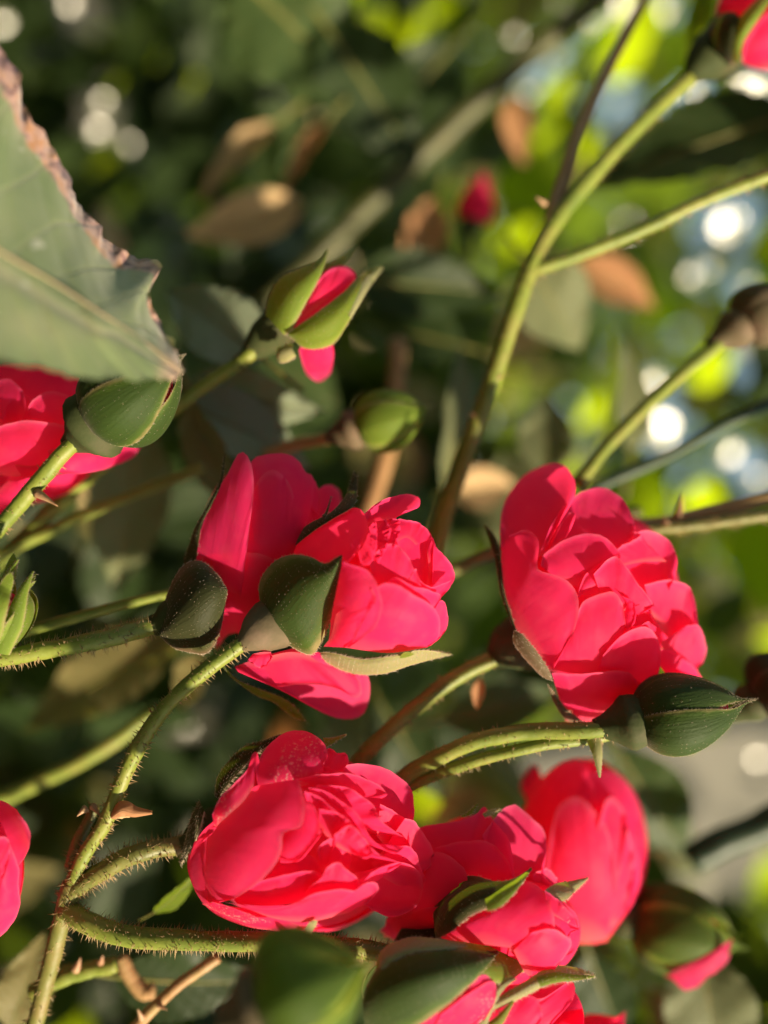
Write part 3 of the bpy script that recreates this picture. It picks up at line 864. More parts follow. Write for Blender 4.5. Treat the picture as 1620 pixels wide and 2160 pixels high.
# the outermost petal wrapping the base
K([(150, 760), (150, 900), (230, 1100), (420, 1200), (600, 1230), (820, 1255)], [(235, 690), (225, 820), (228, 950), (300, 1075), (490, 1115), (660, 1160), (815, 1240)], mid=[(140, 745), (126, 900), (225, 1085), (440, 1180), (640, 1205), (828, 1252)], lay=-.6, tuck=1.5, lift=.2, bulge=0)
K([(130, 840), (150, 770), (200, 680), (280, 600)], [(215, 720), (255, 690), (290, 640), (340, 560)], lay=-.9, tuck=.6, lift=.3, bulge=.3)
K([(275, 655), (330, 600), (430, 510), (492, 420)], [(258, 575), (300, 490), (380, 410), (455, 330), (480, 245), (510, 230), (524, 290)], mid=[(266, 620), (310, 545), (420, 440), (500, 340)], lay=-1.9, tuck=.3, lift=.5, bulge=.5, mat=PETAL_DUST)
K([(200, 1080), (300, 1130), (450, 1190)], [(260, 1070), (400, 1110), (520, 1160), (600, 1185)], lay=-1.5, tuck=.3, lift=.2, mat=PETAL_DUST)
r.sepal([(275, 480), (290, 370), (360, 270), (440, 200), (560, 160), (640, 130)], [(290, 490), (340, 420), (420, 330), (490, 250), (570, 195), (645, 140)], lay=1.5, bulge=.4, mat=SEPAL_DARK, fuzz=140, flen=.9)
r.sepal([(880, 150), (930, 150), (1010, 128)], [(890, 205), (940, 180), (1016, 134)], lay=.5, bulge=.3, mat=SEPAL_BRIGHT, fuzz=40, flen=.5)
r.sepal([(190, 500), (140, 600), (110, 730), (75, 850)], [(215, 560), (190, 650), (150, 760), (80, 858)], lay=0, bulge=.4, mat=SEPAL_DARK, fuzz=160, flen=1.0)
r.sepal([(660, 1235), (700, 1270), (740, 1300), (790, 1200), (830, 1170)], [(640, 1235), (670, 1290), (730, 1345), (830, 1220), (850, 1175)], lay=-2.2, bulge=.3, mat=SEPAL_PALE, fuzz=40, flen=.5)
v, f = tube(cr(W(np.array([(380, 1785, 4), (410, 1775, 5), (450, 1765, 7), (520, 1760, 10)], float)), 12), np.array([1.2, 1.5, 2.3, 3.1, 3.8, 4.2, 4.6, 4.8, 5, 5, 5, 4.5]) / 1000, 16, 2, .03)
build('hip', v, f, HIP, r.o)
stem(r.o, [(140, 1905, 3), (165, 1872, 3), (215, 1838, 2), (290, 1800, 2), (395, 1780, 5)], 1.5, 1.4, STEM_OLIVE, hairs=18, hlen=.95, seed=11)

# --- the open rose on the right
r = Bloom('large open pink rose standing apart, a pointed bud crossing its lower edge', (980, 940, .395), (700, 800, 720, 760, 17, 15), (1065, 1370, 14))
K = r.petal
r.shell(6, .58, back=True)
r.shell(5, .62, lay=5.5, back=False)
K([(480, 520), (640, 560), (820, 570)], [(520, 380), (575, 280), (650, 236), (740, 222), (830, 275), (890, 365), (912, 450), (870, 540)], lay=3.2, tuck=.8, lift=.6, bulge=-1.0)
K([(240, 600), (330, 620), (430, 580)], [(195, 560), (188, 430), (212, 305), (290, 182), (400, 110), (495, 97), (560, 140), (594, 220), (560, 330), (440, 520)], lay=1.2, tuck=.8, lift=.6, bulge=-.6)
K([(400, 580), (405, 572), (415, 560)], [(455, 440), (530, 320), (550, 330), (500, 430)], lay=.4, tuck=.2, lift=.6, wob=1, nu=12)
K([(450, 560), (470, 560), (490, 540)], [(500, 450), (550, 365), (592, 365), (575, 430), (540, 490)], lay=.8, tuck=.2, lift=.6, wob=1, nu=12)
K([(480, 700), (640, 760), (800, 700)], [(405, 640), (430, 570), (560, 495), (690, 470), (790, 520), (835, 590), (820, 640)], lay=1.0, tuck=.8, lift=.5, bulge=.8)
K([(880, 760), (980, 800), (1080, 790)], [(830, 570), (890, 490), (960, 448), (1080, 495), (1132, 590), (1125, 690), (1100, 760)], lay=3.6, tuck=.6, lift=.8, bulge=-1.8)
K([(850, 640), (960, 620), (1080, 620)], [(780, 590), (850, 530), (940, 480), (900, 460)], lay=2.5, tuck=.2, lift=.5)
K([(1000, 900), (1080, 1020), (1180, 1080)], [(960, 740), (1080, 720), (1190, 745), (1235, 840), (1245, 960), (1220, 1060)], lay=3.4, tuck=.8, lift=.8, bulge=-1.6)
K([(1050, 1050), (1080, 1150), (1140, 1220)], [(1190, 960), (1250, 965), (1292, 1060), (1280, 1150), (1240, 1200), (1280, 1260)], lay=2.6, tuck=.8, lift=1.0, bulge=-.5)
K([(1020, 1150), (1100, 1240), (1200, 1260)], [(1030, 1110), (1090, 1085), (1160, 1130), (1230, 1190), (1270, 1255)], lay=1.6, tuck=.5, lift=.6, bulge=.4)
K([(620, 800), (740, 780), (820, 720)], [(600, 830), (640, 700), (760, 600), (830, 590), (800, 680), (840, 820)], lay=1.0, tuck=.4, lift=.3, bulge=1.0)
K([(720, 780), (800, 840), (900, 920)], [(690, 690), (790, 590), (860, 640), (940, 760), (1010, 850), (980, 880)], lay=-.2, tuck=1.2, lift=.6, bulge=.5)
K([(860, 720), (940, 800), (1010, 860)], [(810, 690), (880, 700), (960, 780), (1020, 860)], lay=.8, tuck=.5, lift=.4)
K([(840, 980), (850, 900), (870, 850)], [(850, 1010), (900, 960), (915, 880), (900, 830), (840, 800)], lay=-.2, tuck=.6, lift=.6, bulge=.4)
K([(900, 1010), (960, 1010), (1020, 1000)], [(890, 960), (940, 960), (985, 940), (1025, 970)], lay=-.1, tuck=.6, lift=.6, bulge=.3)
K([(930, 880), (980, 900), (1020, 950)], [(905, 860), (940, 850), (990, 890), (1025, 965)], lay=.3, tuck=.8, lift=.3)
K([(470, 1195), (640, 1230), (800, 1230), (900, 1180)], [(520, 1120), (600, 900), (650, 820), (780, 780), (840, 840), (862, 960), (900, 1080)], lay=.3, tuck=.4, lift=.4, bulge=1.2)
K([(700, 1220), (860, 1270), (1000, 1280)], [(740, 1120), (830, 1020), (920, 970), (1000, 985), (1045, 1080), (1040, 1200), (1020, 1270)], lay=-.5, tuck=.5, lift=.5, bulge=1.0)
K([(195, 560), (200, 760), (265, 960), (360, 1090), (470, 1195)], [(240, 480), (330, 450), (398, 510), (392, 650), (480, 690), (570, 745), (608, 840), (590, 980), (480, 1185)], lay=-.8, tuck=1.4, lift=.5, bulge=1.4)
K([(540, 1470), (660, 1480), (760, 1420), (900, 1360)], [(465, 1215), (560, 1220), (700, 1212), (800, 1200), (890, 1225), (930, 1280)], lay=-1.0, tuck=.8, lift=.6, bulge=1.2)
K([(700, 1430), (900, 1420), (1100, 1350)], [(860, 1230), (960, 1260), (1100, 1220), (1200, 1240), (1280, 1270)], lay=-.2, tuck=.6, lift=.4, bulge=.8)
r.sepal([(255, 960), (190, 780), (165, 620), (130, 500), (105, 420)], [(275, 980), (215, 780), (195, 620), (170, 500), (112, 420)], lay=-.3, bulge=.3, mat=SEPAL_DARK, fuzz=60)
r.sepal([(262, 985), (310, 1010), (375, 1085), (440, 1180), (470, 1250)], [(255, 1040), (300, 1110), (360, 1180), (420, 1235), (472, 1255)], lay=-3, bulge=.8, mat=SEPAL_MAUVE, fuzz=90)
r.sepal([(440, 1270), (480, 1320), (540, 1400), (640, 1480)], [(450, 1300), (480, 1380), (540, 1460), (640, 1485)], lay=-2.5, bulge=.4, mat=SEPAL_MAUVE, fuzz=50)
v, f = tube(cr(W(np.array([(1040, 1390, 15), (1060, 1375, 15), (1085, 1360, 15.5), (1130, 1345, 17)], float)), 12), np.array([1.5, 2.2, 2.9, 3.5, 3.9, 4.1, 4.4, 4.8, 5, 5, 4.8, 4]) / 1000, 16, 2, .03)
build('hip', v, f, HIP, r.o)
stem(r.o, [(735, 1630, 12), (800, 1560, 12), (880, 1490, 13), (960, 1430, 14), (1050, 1385, 15)], 1.25, 1.3, STEM, hairs=6, hlen=.6, seed=21)

# --- rose tucked behind the bottom bloom
r = Bloom('smaller pink rose squeezed behind the pollen dusted rose', (800, 1560, .506), (400, 560, 420, 420, 12, 12), (880, 1940, 16))
K = r.petal
r.shell(5, .56, back=True)
r.shell(4, .58, lay=4.5, back=False)
K([(250, 520), (330, 540), (480, 560)], [(150, 400), (180, 362), (300, 348), (400, 310), (438, 275), (470, 330), (540, 420), (560, 560)], lay=2, tuck=1, lift=.4, bulge=-.8)
K([(480, 560), (560, 600), (640, 620)], [(430, 400), (500, 300), (560, 270), (600, 300), (680, 370), (698, 450), (690, 560), (740, 620)], lay=2.6, tuck=1, lift=.6, bulge=-1.0)
K([(330, 560), (420, 600), (520, 620)], [(230, 450), (330, 430), (440, 420), (520, 480), (560, 580)], lay=1.2, tuck=1, lift=.4, bulge=.6)
K([(20, 830), (80, 780), (160, 820)], [(30, 740), (140, 640), (220, 520), (230, 470), (310, 490), (368, 570), (330, 690), (230, 790)], lay=0, tuck=1, lift=.4, bulge=1.2)
K([(640, 680), (680, 720), (740, 720)], [(640, 560), (700, 540), (745, 580), (750, 640)], lay=3, tuck=.4, lift=.6)
K([(0, 800), (120, 860), (300, 820)], [(60, 740), (200, 700), (330, 700), (380, 760)], lay=-.6, tuck=.6, lift=.3, bulge=.8)
r.sepal([(340, 320), (370, 300), (410, 265)], [(350, 325), (385, 310), (412, 268)], lay=.6, bulge=.1, mat=SEPAL_BRIGHT, fuzz=20, nv=5)
r.sepal([(430, 310), (460, 295), (505, 285)], [(440, 325), (470, 312), (510, 292)], lay=.6, bulge=.1, mat=SEPAL_PALE, fuzz=20, nv=5)

# --- half opened rose with a dark cupped sepal
r = Bloom('half opened pink rose, dark brown green sepal with lime tip curling over it', (800, 1560, .506), (560, 800, 330, 260, 3, 10), (830, 1990, 4), name='rose')
K = r.petal
r.shell(5, .78, back=True)
r.shell(4, .85, lay=3.5, back=False)
K([(250, 830), (400, 850), (560, 870)], [(280, 790), (440, 700), (560, 620), (630, 590), (690, 640), (715, 700), (730, 790), (700, 860)], lay=0, tuck=.6, lift=.5, bulge=1.2)
K([(540, 880), (620, 900), (680, 940)], [(640, 620), (720, 640), (800, 700), (830, 740), (828, 790), (795, 810), (800, 860), (755, 930)], lay=.6, tuck=.6, lift=.3, bulge=.8)
K([(560, 880), (600, 960), (640, 1000)], [(640, 800), (720, 790), (790, 830), (790, 880), (740, 950), (680, 1000)], lay=-.5, tuck=.4, lift=.4, bulge=.8)
K([(700, 720), (740, 740), (780, 760)], [(690, 630), (750, 670), (800, 720), (832, 790), (800, 790)], lay=-.7, tuck=.2, lift=.5, mat=PETAL_DUST)
r.sepal([(232, 800), (228, 700), (280, 610), (380, 567), (480, 590), (560, 580), (632, 535)], [(240, 830), (300, 800), (370, 740), (440, 705), (500, 690), (560, 640), (635, 540)], lay=-2.5, bulge=1.3, mat=SEPAL_DARK, fuzz=200, flen=.5)
r.sepal([(440, 660), (500, 600), (570, 580), (633, 534)], [(450, 715), (500, 700), (560, 645), (637, 540)], lay=-3.4, bulge=.4, mat=SEPAL_BRIGHT, fuzz=60, flen=.4)
r.sepal([(688, 632), (740, 600), (800, 590), (870, 575)], [(690, 640), (760, 675), (820, 630), (873, 579)], lay=-.8, bulge=.5, mat=SEPAL_PALE, fuzz=120, flen=.6)
r.sepal([(60, 840), (110, 770), (190, 740), (240, 760)], [(70, 850), (130, 850), (200, 850), (260, 840)], lay=-.6, bulge=.8, mat=SEPAL_DARK, fuzz=60)

# --- blurred bloom farther back
r = Bloom('soft blurred pink rose facing away, beside a dark leaf', (800, 1560, .506), (860, 460, 300, 440, 36, 15), (1160, 1960, 40))
K = r.petal
r.shell(6, .82, back=True)
r.shell(5, .86, lay=3, back=False)
K([(720, 820), (800, 840), (900, 840)], [(600, 400), (600, 300), (680, 160), (780, 90), (860, 100), (900, 260), (860, 560)], lay=0, tuck=.6, lift=.5, bulge=1)
K([(800, 830), (900, 850), (960, 820)], [(820, 330), (860, 150), (960, 130), (1040, 190), (1085, 300), (1060, 420), (1095, 560), (1060, 680)], lay=.3, tuck=.6, lift=.4, bulge=1)
K([(740, 840), (850, 850), (950, 840)], [(690, 560), (740, 300), (830, 240), (900, 300), (960, 400), (980, 640)], lay=-1, tuck=.6, lift=.5, bulge=1)
K([(880, 800), (940, 800), (1000, 760)], [(900, 420), (950, 250), (1010, 280), (1050, 420), (1060, 600), (1030, 720)], lay=-.8, tuck=.6, lift=.6, ruf=.8, rf=6)
K([(640, 300), (660, 260), (700, 240)], [(585, 200), (610, 140), (650, 105), (670, 130)], lay=2, tuck=.4, lift=.8)
stem(r.o, [(1000, 2190, 60), (1080, 2060, 50), (1150, 1975, 42)], 1.3, 1.3, STEM_OLIVE, n=20)

# --- bloom behind the scorched leaf
r = Bloom('pink rose under the scorched grey green leaf, a green bud before it', (0, 500, .5), (120, 820, 380, 360, 18, 13), (-30, 960, 22))
K = r.petal
r.shell(6, .80, back=True)
r.shell(5, .84, lay=5, back=False)
K([(-60, 700), (100, 720), (300, 740)], [(-60, 560), (40, 540), (200, 560), (320, 590), (380, 680), (380, 800)], lay=2, tuck=.8, lift=.6, bulge=-1.0)
K([(-40, 800), (40, 800), (100, 780)], [(-60, 640), (20, 600), (90, 640), (110, 720), (80, 800)], lay=.6, tuck=1, lift=.6, bulge=.4)
K([(80, 860), (200, 880), (330, 840)], [(110, 780), (130, 700), (220, 650), (310, 690), (340, 780), (330, 860)], lay=.2, tuck=1, lift=.4, bulge=.8)
K([(20, 840), (60, 850), (120, 820)], [(10, 760), (40, 690), (110, 670), (150, 720), (120, 800)], lay=1.0, tuck=1, lift=.4)
K([(-60, 1000), (80, 1010), (240, 1000)], [(-80, 850), (0, 800), (130, 770), (280, 800), (380, 850), (300, 960)], lay=-.8, tuck=.6, lift=.5, bulge=1.2)
K([(-60, 1100), (0, 1060), (80, 980)], [(-60, 1190), (10, 1175), (90, 1130), (135, 1060), (140, 980)], lay=-.2, tuck=.6, lift=.5, bulge=1.0)
K([(200, 900), (300, 870), (420, 840)], [(230, 1000), (350, 1000), (470, 970), (560, 925), (592, 880), (560, 840), (500, 820)], lay=-4, tuck=.6, lift=1.2, bulge=1.0)
K([(60, 960), (160, 960), (240, 900)], [(100, 1020), (200, 1010), (290, 990), (330, 920)], lay=-1.6, tuck=.4, lift=.6, bulge=.6)

# --- bloom cut by the left edge
r = Bloom('pink rose with rounded overlapping petals beside the hairy forked stem', (0, 1640, .5), (-60, 380, 190, 320, 3, 10), (-70, 1860, 6))
K = r.petal
r.shell(5, .85, back=True)
r.shell(4, .85, lay=3, back=False)
K([(-120, 300), (-60, 320), (-20, 340)], [(-100, 110), (0, 98), (70, 140), (126, 230), (125, 300), (85, 365), (20, 400)], lay=1.6, tuck=.6, lift=.5, bulge=.8)
K([(-100, 520), (-60, 440), (-20, 400)], [(-60, 270), (0, 248), (45, 290), (80, 380), (80, 460), (88, 540), (60, 600), (0, 670), (-60, 680)], lay=-.2, tuck=1, lift=.5, bulge=1.0)
K([(-80, 470), (-40, 420), (-20, 380)], [(-60, 280), (0, 250), (40, 275), (35, 360), (0, 470), (-40, 520)], lay=-1.4, tuck=.6, lift=.4, bulge=.6)

# --- bloom in the top right corner
r = Bloom('pink rose with green sepal against the bright sky gap', (1300, 0, 1.0), (320, 40, 130, 130, 34, 14), (1500, 130, 34))
K = r.petal
r.shell(5, .78, back=True)
r.shell(4, .84, lay=3, back=False)
K([(300, 140), (330, 150), (380, 150)], [(262, 130), (285, 70), (330, 20), (400, 20), (430, 120)], lay=-.5, tuck=.5, lift=.4, bulge=1)
K([(240, 20), (280, 30), (340, 40)], [(222, 8), (240, -40), (300, -60), (360, -20), (330, 20)], lay=.5, tuck=.5, lift=.4, bulge=.8)
r.sepal([(225, 120), (245, 60), (275, 20), (330, -30)], [(260, 135), (268, 90), (300, 40), (340, -20)], lay=-2.0, bulge=.8, mat=SEPAL_BRIGHT, fuzz=40)
r.sepal([(190, 130), (195, 70), (225, 30), (250, 25)], [(205, 150), (240, 140), (255, 90), (262, 40)], lay=-2.2, bulge=1.2, mat=SEPAL_DARK, fuzz=40)
v, f = tube(cr(W(np.array([(1455, 160, 30), (1490, 128, 31), (1530, 95, 33), (1570, 60, 34)], float)), 10), np.array([1.5, 2.4, 3.4, 4.1, 4.5, 4.8, 5, 5, 4.6, 4]) / 1000, 14, 2, .03)
build('hip', v, f, HIP, r.o)

# ================================================================== buds
bud('round green bud tucked under the tip of the scorched leaf', (205, 893, 2), (372, 760, -3), 6.6,
    [(-60, 1180, 4), (0, 1112, 4), (70, 1030, 3), (130, 960, 2), (180, 912, 2)], hip=.78, rot=.75, mat=SEPAL, hairs=7, stem_r=(1.3, 1.3), beak=.12, power=(.42, .7), hip_len=.38, fuzz=130, hipmat=HIP)
prickle(bpy.data.objects['rose_bud'], (78, 1040, 2), (122, 1068, 0), .8)

r = Bloom('opening bud with lime sepals spread around a crimson tip', (0, 500, .5), (1320, 300, 270, 270, 18, 10), (590, 690, 16), name='rose_bud', cat='rose bud')
b2 = r.o
r.shell(4, .46, back=True, mat=SEPAL_BRIGHT)
r.shell(3, .52, lay=3, back=False)
r.petal([(1230, 400), (1290, 380), (1380, 330)], [(1245, 370), (1300, 250), (1365, 150), (1440, 122), (1502, 160), (1470, 240), (1400, 310)], lay=.8, tuck=.5, lift=.2, bulge=1.2, wob=2)
r.petal([(1280, 340), (1330, 300), (1400, 260)], [(1330, 200), (1390, 140), (1450, 128), (1490, 160), (1440, 230)], lay=-.2, tuck=.5, lift=.1, bulge=.5, wob=2)
r.petal([(1290, 400), (1330, 400), (1380, 380)], [(1262, 480), (1290, 570), (1340, 612), (1390, 575), (1408, 500), (1405, 440)], lay=3, tuck=.2, lift=.4, bulge=.8, wob=3)
r.sepal([(1120, 330), (1135, 250), (1185, 170), (1280, 125), (1345, 95), (1380, 52)], [(1200, 415), (1235, 380), (1285, 290), (1335, 200), (1365, 130), (1386, 58)], lay=-1.0, bulge=1.5, mat=SEPAL_BRIGHT, fuzz=110)
r.sepal([(1215, 405), (1330, 325), (1440, 240), (1510, 170), (1560, 135), (1612, 122)], [(1215, 412), (1290, 470), (1400, 455), (1465, 370), (1520, 270), (1614, 128)], lay=-1.4, bulge=1.6, mat=SEPAL_BRIGHT, fuzz=140)
r.sepal([(1470, 330), (1500, 250), (1540, 180), (1612, 124)], [(1480, 345), (1520, 280), (1560, 210), (1616, 130)], lay=-2.4, bulge=.4, mat=SEPAL_PALE, fuzz=60, nv=7)
r.sepal([(1290, 150), (1370, 110), (1440, 80), (1500, 38)], [(1330, 200), (1400, 140), (1450, 115), (1502, 42)], lay=2.0, bulge=.5, mat=SEPAL_BRIGHT, fuzz=60)
v, f = tube(cr(W(np.array([(500, 768, 17), (535, 738, 17), (565, 708, 16), (595, 685, 15), (630, 665, 14)], float)), 14), np.array([1.2, 1.25, 1.4, 1.8, 2.3, 2.7, 3.0, 3.2, 3.3, 3.4, 3.5, 3.5, 3.3, 2.8]) / 1000, 18, 2, .03)
build('hip', v, f, HIP, r.o)
stem(r.o, [(385, 850, 18), (430, 815, 18), (500, 768, 17), (545, 732, 16)], 1.15, 1.2, STEM, hairs=4)
ribbon(b2, [(588, 735, 12), (600, 745, 10), (622, 738, 9)], [.8, 3.4, 2.0], SEPAL_PALE, cup=.3, fuzz=30)

bud('small closed olive bud hanging in the blur behind', (752, 905, 26), (893, 862, 24), 5.2,
    [(560, 960, 34), (620, 938, 32), (690, 925, 29), (735, 912, 27)], hip=.66, rot=.5, mat=SEPAL_BRIGHT, pink=False, stem_mat=STEM_RED, stem_r=(1.2, 1.2), beak=.2, power=(.42, .62), fuzz=40, hipmat=HIP_PINK)

b4 = bud('smooth dark green bud with curved beak crossing the right hand rose', (1335, 1522, 2), (1565, 1480, 1), 5.8,
    [(840, 1648, 8), (900, 1610, 7), (1010, 1562, 5), (1130, 1543, 4), (1250, 1540, 2), (1325, 1526, 2)], hip=.66, rot=.75, mat=SEPAL, stem_r=(1.35, 1.3), hairs=6, beak=.14, power=(.5, .85), hip_len=.36, fuzz=110, hipmat=HIP)
st = thing('rose_cane', 'bristly green stem running just under the dark beaked bud stalk', 'stem', (860, 1660, 7))
stem(st, [(845, 1668, 9), (920, 1632, 7), (1020, 1600, 5), (1140, 1572, 4), (1260, 1556, 5), (1360, 1530, 10)], 1.1, .8, STEM, hairs=7, hlen=.6, seed=31)
ribbon(st, [(1252, 1560, 3), (1260, 1590, 2), (1265, 1640, 2)], [2.2, 1.4, .3], SEPAL_PALE, name='stipule', fuzz=20)

bud('dark blurred bud just beyond the tip of the beaked bud', (1592, 1478, 22), (1740, 1400, 20), 6.5, hip=.45, rot=.2, mat=SEPAL_DARK, pink=False, fuzz=0,
    stem_pts=[(1450, 1580, 34), (1530, 1520, 28), (1590, 1478, 23)])

# the buds at the bottom edge
r = Bloom('pointed green bud lit from below showing a streak of pink', (0, 0, 1.0), (900, 2090, 190, 120, -2, 9), (770, 2110, -2), name='rose_bud', cat='rose bud')
r.shell(4, .72, back=True, mat=SEPAL)
r.petal([(850, 2200), (900, 2190), (960, 2180)], [(880, 2150), (960, 2100), (1020, 2055), (1040, 2080), (1030, 2130), (980, 2180)], lay=-.4, tuck=.6, lift=.4, bulge=.7, wob=2)
r.petal([(900, 2200), (960, 2200), (1000, 2180)], [(930, 2140), (990, 2095), (1038, 2070), (1045, 2110), (1010, 2170)], lay=-.8, tuck=.6, lift=.2, bulge=.5, wob=2, mat=PETAL_DUST)
r.sepal([(765, 2110), (790, 2050), (850, 2012), (930, 1998), (1000, 2005), (1050, 2006)], [(770, 2180), (810, 2190), (860, 2175), (930, 2130), (1000, 2070), (1052, 2010)], lay=-1.6, bulge=1.4, mat=SEPAL, fuzz=120)
r.sepal([(790, 2060), (805, 2005), (860, 1980), (960, 1985), (1070, 2002), (1160, 2013)], [(800, 2070), (880, 2060), (960, 2055), (1050, 2075), (1100, 2052), (1162, 2016)], lay=-.6, bulge=.8, mat=SEPAL_BRIGHT, fuzz=200, flen=.7)
r.sepal([(800, 2040), (810, 2004), (860, 1978), (920, 1980), (980, 1992)], [(805, 2045), (840, 2020), (890, 2006), (940, 2002), (985, 1996)], lay=-1.9, bulge=.5, mat=SEPAL_PALE, fuzz=130, flen=.8)

r = Bloom('drooping half open pink rose below with long felted sepals', (0, 0, 1.0), (1080, 2150, 190, 150, 3, 9), (1000, 2190, 4), name='rose', cat='rose')
r.shell(4, .8, back=True)
r.petal([(1000, 2200), (1060, 2200), (1120, 2200)], [(1040, 2120), (1090, 2100), (1140, 2108), (1205, 2070), (1208, 2110), (1160, 2165), (1130, 2200)], lay=0, tuck=.6, lift=.4, bulge=.8, wob=3)
r.petal([(990, 2200), (1040, 2200), (1090, 2200)], [(1020, 2120), (1080, 2095), (1130, 2105), (1145, 2140), (1120, 2190)], lay=-.8, tuck=.4, lift=.4, bulge=.6, wob=3)
r.sepal([(1025, 2120), (1100, 2075), (1160, 2040), (1210, 2040), (1255, 2056)], [(1030, 2135), (1100, 2105), (1160, 2075), (1215, 2066), (1256, 2060)], lay=-2, bulge=.7, mat=SEPAL_PALE, fuzz=180, flen=.8)
r.sepal([(1130, 2060), (1170, 2050), (1210, 2055), (1253, 2058)], [(1140, 2082), (1180, 2072), (1220, 2068), (1253, 2062)], lay=-2.8, bulge=.3, mat=SEPAL_BRIGHT, fuzz=50, flen=.6)
r.sepal([(995, 2175), (1015, 2120), (1040, 2080), (1080, 2058)], [(1020, 2180), (1035, 2140), (1060, 2090), (1090, 2065)], lay=-2.6, bulge=.4, mat=SEPAL_PALE, fuzz=70, flen=.5)
r.sepal([(985, 2200), (1000, 2170), (1040, 2150), (1080, 2110)], [(1000, 2210), (1030, 2190), (1060, 2160), (1085, 2113)], lay=-2.2, bulge=.3, mat=SEPAL_BRIGHT, fuzz=30, flen=.5)

bud('large out of focus bud, dark green with painted sunlit seam, at the bottom', (545, 2130, -27), (765, 2040, -26), 7.2, hip=.62, rot=1.15, mat=SEPAL_LIT_SEAM, pink=False,
    fuzz=0, beak=.16, power=(.5, .85), hip_len=.36, hipmat=HIP_PINK, stem_pts=[(330, 2330, -18), (420, 2220, -21), (490, 2160, -25)], stem_r=(1.2, 1.2))

b8 = bud('pale green bud with splayed pointed sepals by the left hairy stalk', (-40, 1375, -2), (25, 1235, -3), 4.3, hip=.6, rot=.3, mat=SEPAL_BRIGHT, open_=.35, beak=.35, fuzz=80, power=(.5, .55))
ribbon(b8, [(0, 1370, -4), (30, 1310, -5), (48, 1250, -5), (70, 1205, -4)], [3.2, 3.0, 1.8, .2], SEPAL_BRIGHT, cup=.35, fuzz=120)
ribbon(b8, [(-15, 1300, -3), (10, 1230, -3), (38, 1180, -3)], [2.6, 1.8, .2], SEPAL_BRIGHT, cup=.35, fuzz=80)

bud('pinkish blurred hip on a long bare stalk before the sky', (1560, 690, 30), (1690, 610, 30), 5.5, [(1218, 1020, 24), (1300, 920, 26), (1420, 805, 28), (1545, 702, 30)], hip=.62, rot=.9, mat=HIP_PINK, pink=False,
    fuzz=0, hipmat=HIP_PINK, stem_r=(1.25, 1.2), hip_len=.5)

b11 = bud('dark blurred bud turned down showing pink between its sepals', (1330, 1935, 36), (1540, 1985, 34), 7.5, [(1100, 2000, 44), (1200, 1975, 40), (1310, 1940, 36)], hip=.5, rot=.2, mat=SEPAL_LIT_SEAM, pink=True, fuzz=0, open_=.10, beak=.2, power=(.4, .6))
bl = Bloom.__new__(Bloom); bl.f = (0, 0, 1); bl.b = (1440, 1980, 170, 140, 36, 10); bl.n = 70; bl.o = b11
bl.petal([(1400, 2060), (1440, 2040), (1500, 2010)], [(1415, 2060), (1450, 2090), (1500, 2060), (1535, 2020), (1545, 1980)], lay=0, tuck=.4, lift=.4, bulge=.6)

bud('blurred crimson bud deep among dry leaves', (995, 470, 95), (1015, 385, 95), 4.5, [(975, 640, 110), (985, 560, 100), (993, 480, 96)], rot=.3, mat=PETAL, fuzz=0, pink=True, open_=.3)
bud('small red bud glimpsed below the frame edge', (1260, 2230, 20), (1310, 2150, 20), 5.5, [(1200, 2330, 24), (1255, 2240, 21)], rot=.3, mat=PETAL, fuzz=0, pink=True)

# ================================================================== stems and canes
def cane(label, parts, prick=(), name='rose_cane', cat='stem'):
    o = thing(name, label, cat, parts[0][0][0])
    for i, (pts, r0, r1, mat, h) in enumerate(parts):
        stem(o, pts, r0, r1, mat, name='stalk' if i == 0 else 'branch', hairs=h, seed=abs(int(pts[0][0])) % 89 + i, hlen=.75)
    for p, t, rr in prick: prickle(o, p, t, rr)
    return o


cane('tall forked green stem with a reddish side shoot, rising between the roses', [
    ([(900, 1260, 30), (930, 1110, 29), (965, 1000, 28), (1030, 830, 26), (1075, 690, 25), (1120, 565, 25), (1170, 470, 26), (1240, 380, 27), (1350, 262, 29), (1470, 150, 31)], 1.7, 1.5, STEM, 4),
    ([(1120, 572, 25), (1200, 545, 24), (1370, 478, 22), (1480, 425, 21), (1640, 365, 20), (1900, 290, 20), (2300, 120, 24)], 1.2, 1.15, STEM, 7),
    ([(1160, 480, 26), (1185, 390, 30), (1225, 270, 34), (1290, 130, 40), (1370, -20, 46)], 1.4, 1.0, STEM_RED, 0)],
    [((1150, 430, 26), (1130, 415, 25), .6), ((1043, 800, 25), (1062, 792, 24), .5), ((1010, 880, 26), (992, 872, 25), .6), ((1060, 735, 25), (1046, 728, 25), .5)])
cane('green stalk leading from the opening bud down behind the roses', [
    ([(390, 845, 18), (330, 890, 20), (220, 980, 23), (110, 1075, 26), (-40, 1220, 30)], 1.2, 1.4, STEM, 0)])
cane('thin olive stem passing behind the shaded leaf', [([(430, 985, 28), (330, 1025, 27), (180, 1085, 26), (20, 1160, 26), (-60, 1200, 26)], 1.0, 1.15, STEM, 0)])
cane('smooth yellow green stem running above the hairy stalk', [([(400, 1245, 12), (300, 1265, 11), (160, 1302, 10), (40, 1335, 10), (-60, 1362, 10)], .8, .95, STEM, 0)])
